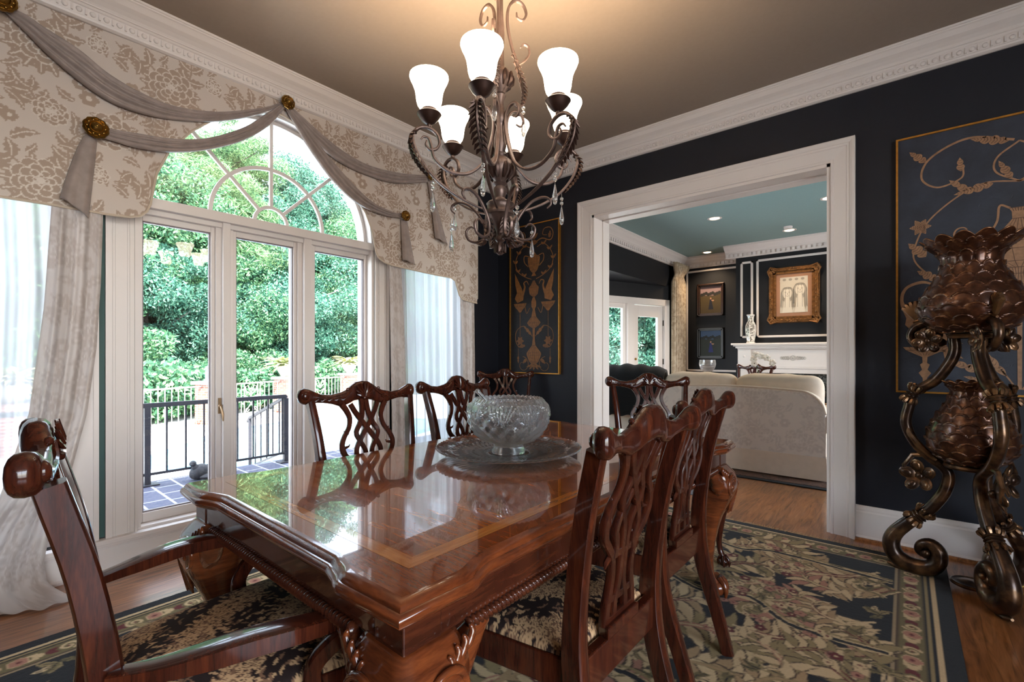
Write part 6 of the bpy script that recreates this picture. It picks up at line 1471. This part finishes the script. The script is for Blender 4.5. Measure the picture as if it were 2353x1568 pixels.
b = MB(); b.box((-6.05, -4, -.35), (XL - T_, 9.8, -.15)); tag(b.build('terrace_paving', M['slate']), None, None, None, 'structure')
b = MB(); b.box((-19, -14, -1.05), (-6.05, 30, -.87)); tag(b.build('pool_deck', M['deck']), None, None, None, 'structure')
b = MB(); b.box((-70, -60, -1.5), (-3.6, 80, -1.06)); tag(b.build('ground', plain('ground', srgb(92, 98, 66), .95, nscale=.6, namp=.3)), None, None, None, 'structure')
b = MB(); wl_ = [(-11.6 - 2.6 * cos(t) * (1 + .18 * sin(2 * t)), 6.0 + 3.4 * sin(t) * (1 + .2 * cos(3 * t))) for t in np.linspace(0, 2 * pi, 60)[:-1]]
b.prism(wl_, 'z', -.872, -.862); pool = thing('swimming_pool', 'pale blue free-form swimming pool in the sunlit deck outside', 'pool', (0, 0, 0)); b.build('water', plain('pool water', srgb(150, 214, 236), .05), pool)
b = MB(); b.tube([(x, y, -.86) for x, y in wl_], .09, 8, closed=True, w=.35, h=1.3); b.build('tile_coping', plain('blue pool tiles', srgb(70, 130, 180), .3), pool)
M['rail_dark'] = plain('grey painted railing', srgb(40, 40, 48), .6)
M['rail_white'] = plain('cream painted iron', srgb(150, 146, 136), .5)
pr = thing('porch_railing', 'grey metal railing on the slate terrace outside the window', 'railing', (-5.87, 0, -.15))
b = MB(); b.box((-.025, -3.4, .79), (.025, 2.62, .835)); b.build('top_rail', M['rail_dark'], pr)
b = MB(); b.box((-.012, -3.4, .10), (.012, 2.62, .125)); b.build('bottom_rail', M['rail_dark'], pr)
for y in (-1.1, 1.24, 2.62):
    b = MB(); b.box((-.026, y - .026, .01), (.026, y + .026, .79)); b.box((-.07, y - .09, .0), (.07, y + .09, .014)); b.build('post', M['rail_dark'], pr)
b = MB(); y = -3.3
while y < 2.6: b.box((-.008, y - .008, .12), (.008, y + .008, .80)); y += .168
b.build('picket_panel', M['rail_dark'], pr)
hr = thing('stair_handrail', 'sloping metal handrail going down the garden steps beyond the railing', 'handrail', (-5.95, 2.66, -.15))
b = MB(); b.tube([(0, 0, .80), (-1.25, .05, .42), (-1.32, .05, .36)], .024, 8); b.tube([(0, 0, .12), (-1.25, .05, -.28)], .013, 6); b.build('rail', M['rail_dark'], hr)
b = MB()
for k in range(1, 7): t = k / 6; b.tube([(-1.25 * t, .05 * t, .12 - .4 * t), (-1.25 * t, .05 * t, .80 - .38 * t)], .009 if k < 6 else .024, 6)
b.build('picket_panel', M['rail_dark'], hr)
stt = thing('garden_statue', 'dark stone animal statue with round head just behind the porch railing', 'statue', (-5.74, 1.60, -.15))
b = MB(); b.ball((0, 0, .30), (.055, .055, .055), 14, 10); b.ball((-.02, .10, .14), (.10, .16, .13), 16, 10, M=Matrix.Rotation(.5, 3, 'X')); b.ball((0, .04, .22), (.05, .06, .07), 12, 8); b.ball((.04, -.02, .29), (.02, .03, .018), 8, 6)
b.ball((0, .2, .05), (.12, .13, .05), 14, 8); b.build('body', plain('weathered dark stone', srgb(52, 52, 56), .8, nscale=20, namp=.3), stt); stt.scale = (.6, .6, .6)
# far fence between brick pillars
def brick_mat():
    N = NT('pale red brick'); tc = N.n('ShaderNodeTexCoord'); mp = N.n('ShaderNodeMapping'); mp.inputs['Rotation'].default_value = (pi / 2, 0, 0); N.l(tc.outputs['Object'], mp.inputs['Vector'])
    br = N.n('ShaderNodeTexBrick'); br.inputs['Scale'].default_value = 1; br.inputs['Brick Width'].default_value = .2; br.inputs['Row Height'].default_value = .07; br.inputs['Mortar Size'].default_value = .008
    br.inputs['Color1'].default_value = c4(srgb(112, 62, 50)); br.inputs['Color2'].default_value = c4(srgb(136, 84, 68)); br.inputs['Mortar'].default_value = c4(srgb(150, 140, 130)); N.l(mp.outputs[0], br.inputs['Vector'])
    p = princ(N, Roughness=.9); N.l(br.outputs['Color'], p.inputs['Base Color']); return N.done(p.outputs[0])
M['brick'] = brick_mat()
PIL = [(-13.5, -.65), (-15.8, 4.83), (-16.95, 7.56), (-18.2, 10.8), (-19.4, 14.0)]
def pillar(label, p, a):
    t = thing('brick_pier', label, 'pillar', (p[0], p[1], -.87), a, 'brick fence pillars'); b = MB(); b.box((-.26, -.26, 0), (.26, .26, 1.17)); b.build('shaft', M['brick'], t); b = MB(); b.box((-.33, -.33, 1.17), (.33, .33, 1.26)); b.build('cap', M['deck'], t)
def fence(label, p, q):
    a = atan2(q[1] - p[1], q[0] - p[0]); L = math.hypot(q[0] - p[0], q[1] - p[1]); t = thing('iron_fence', label, 'fence', (p[0], p[1], -.87), a, 'cream iron fence sections'); g = .27; c = L / 2
    for nm, z0, z1 in (('top_rail', 1.10, 1.14), ('bottom_rail', .14, .17)): b = MB(); b.box((g, -.02, z0), (L - g, .02, z1)); b.build(nm, M['rail_white'], t)
    b = MB(); x = g + .1
    while x < L - g:
        if abs(x - c) > .27: b.box((x - .009, -.009, .15), (x + .009, .009, 1.12))
        x += .185
    b.build('picket_panel', M['rail_white'], t)
    b = MB()
    for s in (1, -1):
        b.box((c + s * .26 - .012, -.012, .15), (c + s * .26 + .012, .012, 1.12)); b.tube([(c - s * .24, 0, .18), (c, 0, .45), (c + s * .24, 0, .72)], .016, 6)
        b.tube([(c, 0, .80), (c + s * .13, 0, 1.05), (c + s * .22, 0, 1.0), (c + s * .20, 0, .88), (c, 0, .74)], .016, 6); b.tube(spiral3((c + s * .15, 0, .27), (1, 0, 0), (0, 0, 1), .08, 0, 1, s, (0, 0, 0), 14), .013, 6); b.tube([(c + s * .24, 0, .72), (c, 0, .62), (c - s * .24, 0, .72)], .014, 6)
    b.build('heart_panel', M['rail_white'], t)
pa = atan2(2.73, -1.15) - pi / 2
for p, l in zip(PIL[1:4], ('brick pillar carrying the lantern, seen in the left pane', 'brick pillar with a fern urn, seen in the middle pane', 'brick pillar with a fern urn, seen in the right pane')): pillar(l, p, pa)
for p, q, l in zip(PIL, PIL[1:], ('cream iron fence section with heart panel seen through the left pane', 'cream iron fence section between lantern pillar and first fern pillar', 'cream iron fence section between the two fern pillars', 'cream iron fence section beyond the farthest fern pillar')): fence(l, p, q)
lt = thing('post_lantern', 'blue-grey lantern on top of the brick pillar', 'lantern', (PIL[1][0], PIL[1][1], .39))
b = MB(); b.box((-.09, -.09, .02), (.09, .09, .34)); b.build('glass', M['lantern_glass'], lt)
b = MB(); b.box((-.12, -.12, 0), (.12, .12, .03)); b.lathe([(.16, .34), (.10, .42), (.02, .50), (0, .51)], 4); b.build('cap', plain('lantern metal', srgb(70, 90, 104), .5), lt)
# planted ferns
M['fern'] = plain('pale fern frond', srgb(176, 178, 126), .7, nscale=9, namp=.25)
def fern(label, x, y, z):
    t = thing('potted_fern', label, 'plant', (x, y, z), 0, 'fern urns on the fence pillars')
    b = MB(); b.lathe([(.10, 0), (.12, .02), (.20, .16), (.25, .28), (.27, .30), (.23, .29), (0, .27)], 18); b.build('urn', M['rail_white'], t)
    b = MB(); rnd = random.Random(int(y * 10))
    for k in range(110):
        a = rnd.uniform(0, 6.28); e = rnd.uniform(.25, 1.35); L = rnd.uniform(.45, .75); P = [(0, 0, .27)]
        for s in range(1, 6): u = s / 5; P.append((L * u * cos(e * (1 - .5 * u)) * cos(a), L * u * cos(e * (1 - .5 * u)) * sin(a), .27 + L * (u * sin(e) - .55 * u * u)))
        b.tube(P, [.008, .045, .055, .040, .02, .003], 4, w=.12, h=1)
    b.build('fronds', M['fern'], t); t.scale = (1.3, 1.3, 1.3)
fern('white urn of spreading fern on the nearer pillar, middle pane', PIL[2][0], PIL[2][1], .39); fern('white urn of spreading fern on the farther pillar, right pane', PIL[3][0], PIL[3][1], .39)
fern('pale fern beside the fence at the left edge of the window', -13.9, .72, -.87 + 1.05)
b = MB(); b.box((-14.15, .47, -.87), (-13.65, .97, .18)); tag(b.build('brick_pier', M['brick']), 'brick pillar under the fern at the left edge of the window', 'pillar', 'brick fence pillars')
# trees
def leaf_mat(name, a, c, l):
    N = NT(name); g = N.n('ShaderNodeNewGeometry'); cc = ramp(N, [(0, a), (.55, c), (1, l)], g.outputs['Random Per Island'])
    d = N.n('ShaderNodeBsdfDiffuse'); t = N.n('ShaderNodeBsdfTranslucent'); N.l(cc, d.inputs['Color']); N.l(cc, t.inputs['Color'])
    m = N.n('ShaderNodeMixShader'); m.inputs[0].default_value = .35; N.l(d.outputs[0], m.inputs[1]); N.l(t.outputs[0], m.inputs[2]); return N.done(m.outputs[0])
LM = [leaf_mat('broad green leaves', srgb(36, 66, 52), srgb(78, 120, 88), srgb(134, 172, 122)), leaf_mat('blue green leaves', srgb(32, 62, 56), srgb(66, 108, 90), srgb(118, 160, 134)), leaf_mat('pine needles', srgb(42, 72, 54), srgb(92, 128, 88), srgb(150, 178, 126))]
M['bark'] = plain('grey brown bark', srgb(104, 98, 96), .95, nscale=7, namp=.35)
def foliage(seed, blobs, per, size, rx, rz, pine=False):
    R = np.random.RandomState(seed); V = []; 
    for k in range(blobs):
        d = R.normal(size=3); d /= np.linalg.norm(d); q = R.uniform(.35, 1.0); c = d * np.array((rx, rx, rz)) * q; br = R.uniform(.55, 1.05) * (rx / 3.0) * 1.1
        n = R.normal(size=(per, 3)); n /= np.linalg.norm(n, axis=1)[:, None]; P = c + n * br * R.uniform(.55, 1.05, size=(per, 1)) * np.array((1, 1, .7))
        a = R.normal(size=(per, 3)) + n * .4; a[:, 2] -= .3; a /= np.linalg.norm(a, axis=1)[:, None]; bb = np.cross(a, R.normal(size=(per, 3))); bb /= np.linalg.norm(bb, axis=1)[:, None]
        s = size * R.uniform(.6, 1.25, size=(per, 1)); w = s * (.10 if pine else .42)
        V.append(np.stack([P - a * s * .5, P + bb * w * .5, P + a * s * .5, P - bb * w * .5], 1))
    return np.concatenate(V).reshape(-1, 3)
def tree_proto(kind):
    seed, blobs, per, size, rx, rz, mat, pine = kind
    V = foliage(seed, blobs, per, size, rx, rz, pine); n = len(V) // 4
    me = bpy.data.meshes.new('foliage'); me.vertices.add(len(V)); me.vertices.foreach_set('co', V.ravel()); me.loops.add(4 * n); me.loops.foreach_set('vertex_index', np.arange(4 * n)); me.polygons.add(n); me.polygons.foreach_set('loop_start', np.arange(0, 4 * n, 4)); me.polygons.foreach_set('loop_total', np.full(n, 4)); me.materials.append(mat); me.update(); me.validate(); return me
PROTO = [tree_proto((1, 76, 1000, .16, 3.0, 3.4, LM[0], False)), tree_proto((2, 76, 1000, .15, 2.8, 3.8, LM[1], False)), tree_proto((3, 60, 900, .28, 2.6, 3.0, LM[2], True))]
SHRUB = tree_proto((4, 34, 230, .22, 1.3, .95, LM[0], False))
rnd = random.Random(4)
def tree(k, x, y, zc_, s, label, trunk=.16, group='trees beyond the pool fence'):
    t = thing(('leafy_tree', 'leafy_tree', 'pine_tree')[k], label, 'tree', (x, y, -1.06), rnd.uniform(0, 6.28), group)
    f = bpy.data.objects.new('foliage', PROTO[k]); COL.objects.link(f); f.parent = t; f.location = (0, 0, zc_ + 1.06); f.scale = (s, s, s)
    h = zc_ + 1.06 + 1.2 * s; b = MB(); b.tube([(0, 0, 0), (.1, .05, h * .4), (-.08, .1, h * .75), (0, 0, h)], [trunk * 1.3, trunk, trunk * .7, trunk * .2], 10)
    for j in range(7):
        a = j * 2.4; z = h * (.45 + .07 * j); b.tube([(0, .05, z), (.9 * cos(a), .9 * sin(a), z + .6), (1.9 * cos(a) * s, 1.9 * sin(a) * s, z + 1.1)], [trunk * .35, trunk * .25, .02], 6)
    b.build('trunk', M['bark'], t)
spots = []
yy = -4.5
k = 0
while yy < 24:
    xx = -18.6 - .28 * max(0, yy) + rnd.uniform(-.6, .6)
    spots.append((k % 2, xx - 2.2, yy, 2.3 + rnd.uniform(-.4, .7), 1.0 + rnd.uniform(-.1, .15), 0)); k += 1; yy += 3.1
yy = -6
while yy < 28:
    xx = -24.5 - .25 * max(0, yy) + rnd.uniform(-1, 1); spots.append(((1, 0, 2)[k % 3], xx, yy, 6.2 + rnd.uniform(-.6, 1.2), 1.22, 1)); k += 1; yy += 3.7
yy = -8
while yy < 32:
    xx = -29.5 - .2 * max(0, yy); spots.append(((2, 1, 2)[k % 3], xx, yy, 10.6 + rnd.uniform(-1.2, 1.8), 1.32, 2)); k += 1; yy += 4.6
words = ('leafy tree close behind the fence', 'middle-row tree rising over the hedge trees', 'tall tree at the back showing against the sky')
def lab(row, k): return {0: 'bushy ' + ('bright green' if k == 0 else 'blue-green') + ' tree in the front row behind the fence', 1: 'mid-height ' + ('bright green', 'blue-green', 'pine')[k] + ' tree in the second row outside', 2: 'tall ' + ('green', 'blue-green', 'pine')[k] + ' tree in the back row against the bright sky'}[row]
for (kk, x, y, z, s, row) in spots: tree(kk, x, y, z, s, lab(row, kk), .16 if row < 2 else .26, lab(row, kk).replace('tree', 'trees'))
for i in range(7):
    x, y = (-9.6, -11.4, -13.6, -8.2, -10.6, -12.6, -15.2)[i], (19.5, 21.5, 22.5, 24.0, 26.0, 28.0, 18.0)[i]
    tree((1, 0)[i % 2], x, y, 1.6 + (0, 1.5, .5, 2.5, 3.0, 2.5, 1.5)[i], 1.1, 'leafy ' + ('blue-green', 'bright green')[i % 2] + ' tree seen through the next room\'s glass door', .16, 'trees seen from the next room ' + ('a', 'b')[i % 2])
for i in range(17):
    y = -3 + 1.35 * i; x = -15.4 - .42 * (y - 1) - .4; x = min(x, -14.4 - .42 * y)
    t = thing('garden_shrub', 'low leafy shrub growing along the back of the iron fence', 'shrub', (x - .6, y, -1.06), rnd.uniform(0, 6), 'shrubs behind the fence'); f = bpy.data.objects.new('foliage', SHRUB); COL.objects.link(f); f.parent = t; f.location = (0, 0, 1.0)
    b = MB(); b.tube([(0, 0, 0), (.05, 0, .5), (0, .05, 1.0)], [.05, .04, .02], 6); b.build('stem', M['bark'], t)

# ------------------------------------------------------------------ light
w = bpy.data.worlds.new('sky'); scene.world = w; w.use_nodes = True; nt = w.node_tree; nt.nodes.clear()
bg = nt.nodes.new('ShaderNodeBackground'); wo = nt.nodes.new('ShaderNodeOutputWorld'); sk = nt.nodes.new('ShaderNodeTexSky')
sk.sky_type = 'NISHITA'; sk.sun_disc = False; sk.sun_elevation = radians(56); sk.sun_rotation = radians(90); sk.air_density = 1.0; sk.dust_density = 2.2; sk.ozone_density = 1
mixs = nt.nodes.new('ShaderNodeMix'); mixs.data_type = 'RGBA'; mixs.inputs[0].default_value = .45; mixs.inputs[7].default_value = (5.2, 5.4, 5.6, 1)
nt.links.new(sk.outputs[0], mixs.inputs[6]); nt.links.new(mixs.outputs[2], bg.inputs['Color']); bg.inputs['Strength'].default_value = SKY = 1.3
nt.links.new(bg.outputs[0], wo.inputs['Surface'])
sun = bpy.data.lights.new('sun', 'SUN'); sun.energy = 20.0; sun.color = (1, .96, .9); sun.angle = radians(.6); so_ = bpy.data.objects.new('sun', sun); COL.objects.link(so_)
so_.rotation_euler = Vector((-.70, .25, -.85)).to_track_quat('-Z', 'Y').to_euler()
def portal(x, y, z, sx, sy, rot):
    l = bpy.data.lights.new('window_portal', 'AREA'); l.shape = 'RECTANGLE'; l.size = sx; l.size_y = sy; l.cycles.is_portal = True; o = bpy.data.objects.new('window_portal', l); COL.objects.link(o); o.location = (x, y, z); o.rotation_euler = rot
portal(XL - T_ - .02, ACY, 1.5, 2.62, 1.56, (radians(90), 0, radians(-90))); portal(XL - T_ - .02, .015, 1.19, 2.02, .70, (radians(90), radians(90), radians(-90))); portal(XL - T_ - .02, 2.835, 1.19, 2.02, .70, (radians(90), radians(90), radians(-90)))
portal(2.72, -.125, 1.475, 2.95, 2.45, (radians(90), 0, radians(90))); portal(-4.2, 5.2, 1.3, 2.6, 1.9, (radians(90), 0, radians(-90)))
for k in range(6):
    a = radians(-61) + k * pi / 3; l = bpy.data.lights.new('bulb', 'POINT'); l.energy = 13; l.color = (1, .74, .46); l.shadow_soft_size = .03; o = bpy.data.objects.new('shade_bulb', l); COL.objects.link(o); o.location = (CX + .285 * cos(a), CY + .285 * sin(a), 2.20)

# ------------------------------------------------------------------ camera
cam = bpy.data.cameras.new('camera'); co_ = bpy.data.objects.new('camera', cam); COL.objects.link(co_); scene.camera = co_
cam.sensor_width = 36; cam.lens = 1074 / 2353 * 36; cam.shift_y = (815 - 784) / 2353; cam.clip_start = .02; cam.clip_end = 300
co_.location = (0, 0, 1.18); co_.rotation_euler = (pi / 2, 0, radians(40.1))
vs_ = scene.view_settings; vs_.view_transform = 'Standard'; vs_.look = 'None'; vs_.exposure = 1.1; vs_.gamma = 1.0; vs_.use_curve_mapping = False
cy = scene.cycles; cy.max_bounces = 7; cy.diffuse_bounces = 4; cy.glossy_bounces = 4; cy.transmission_bounces = 7; cy.transparent_max_bounces = 12; cy.caustics_reflective = False; cy.caustics_refractive = False; cy.sample_clamp_indirect = 6; cy.use_denoising = True
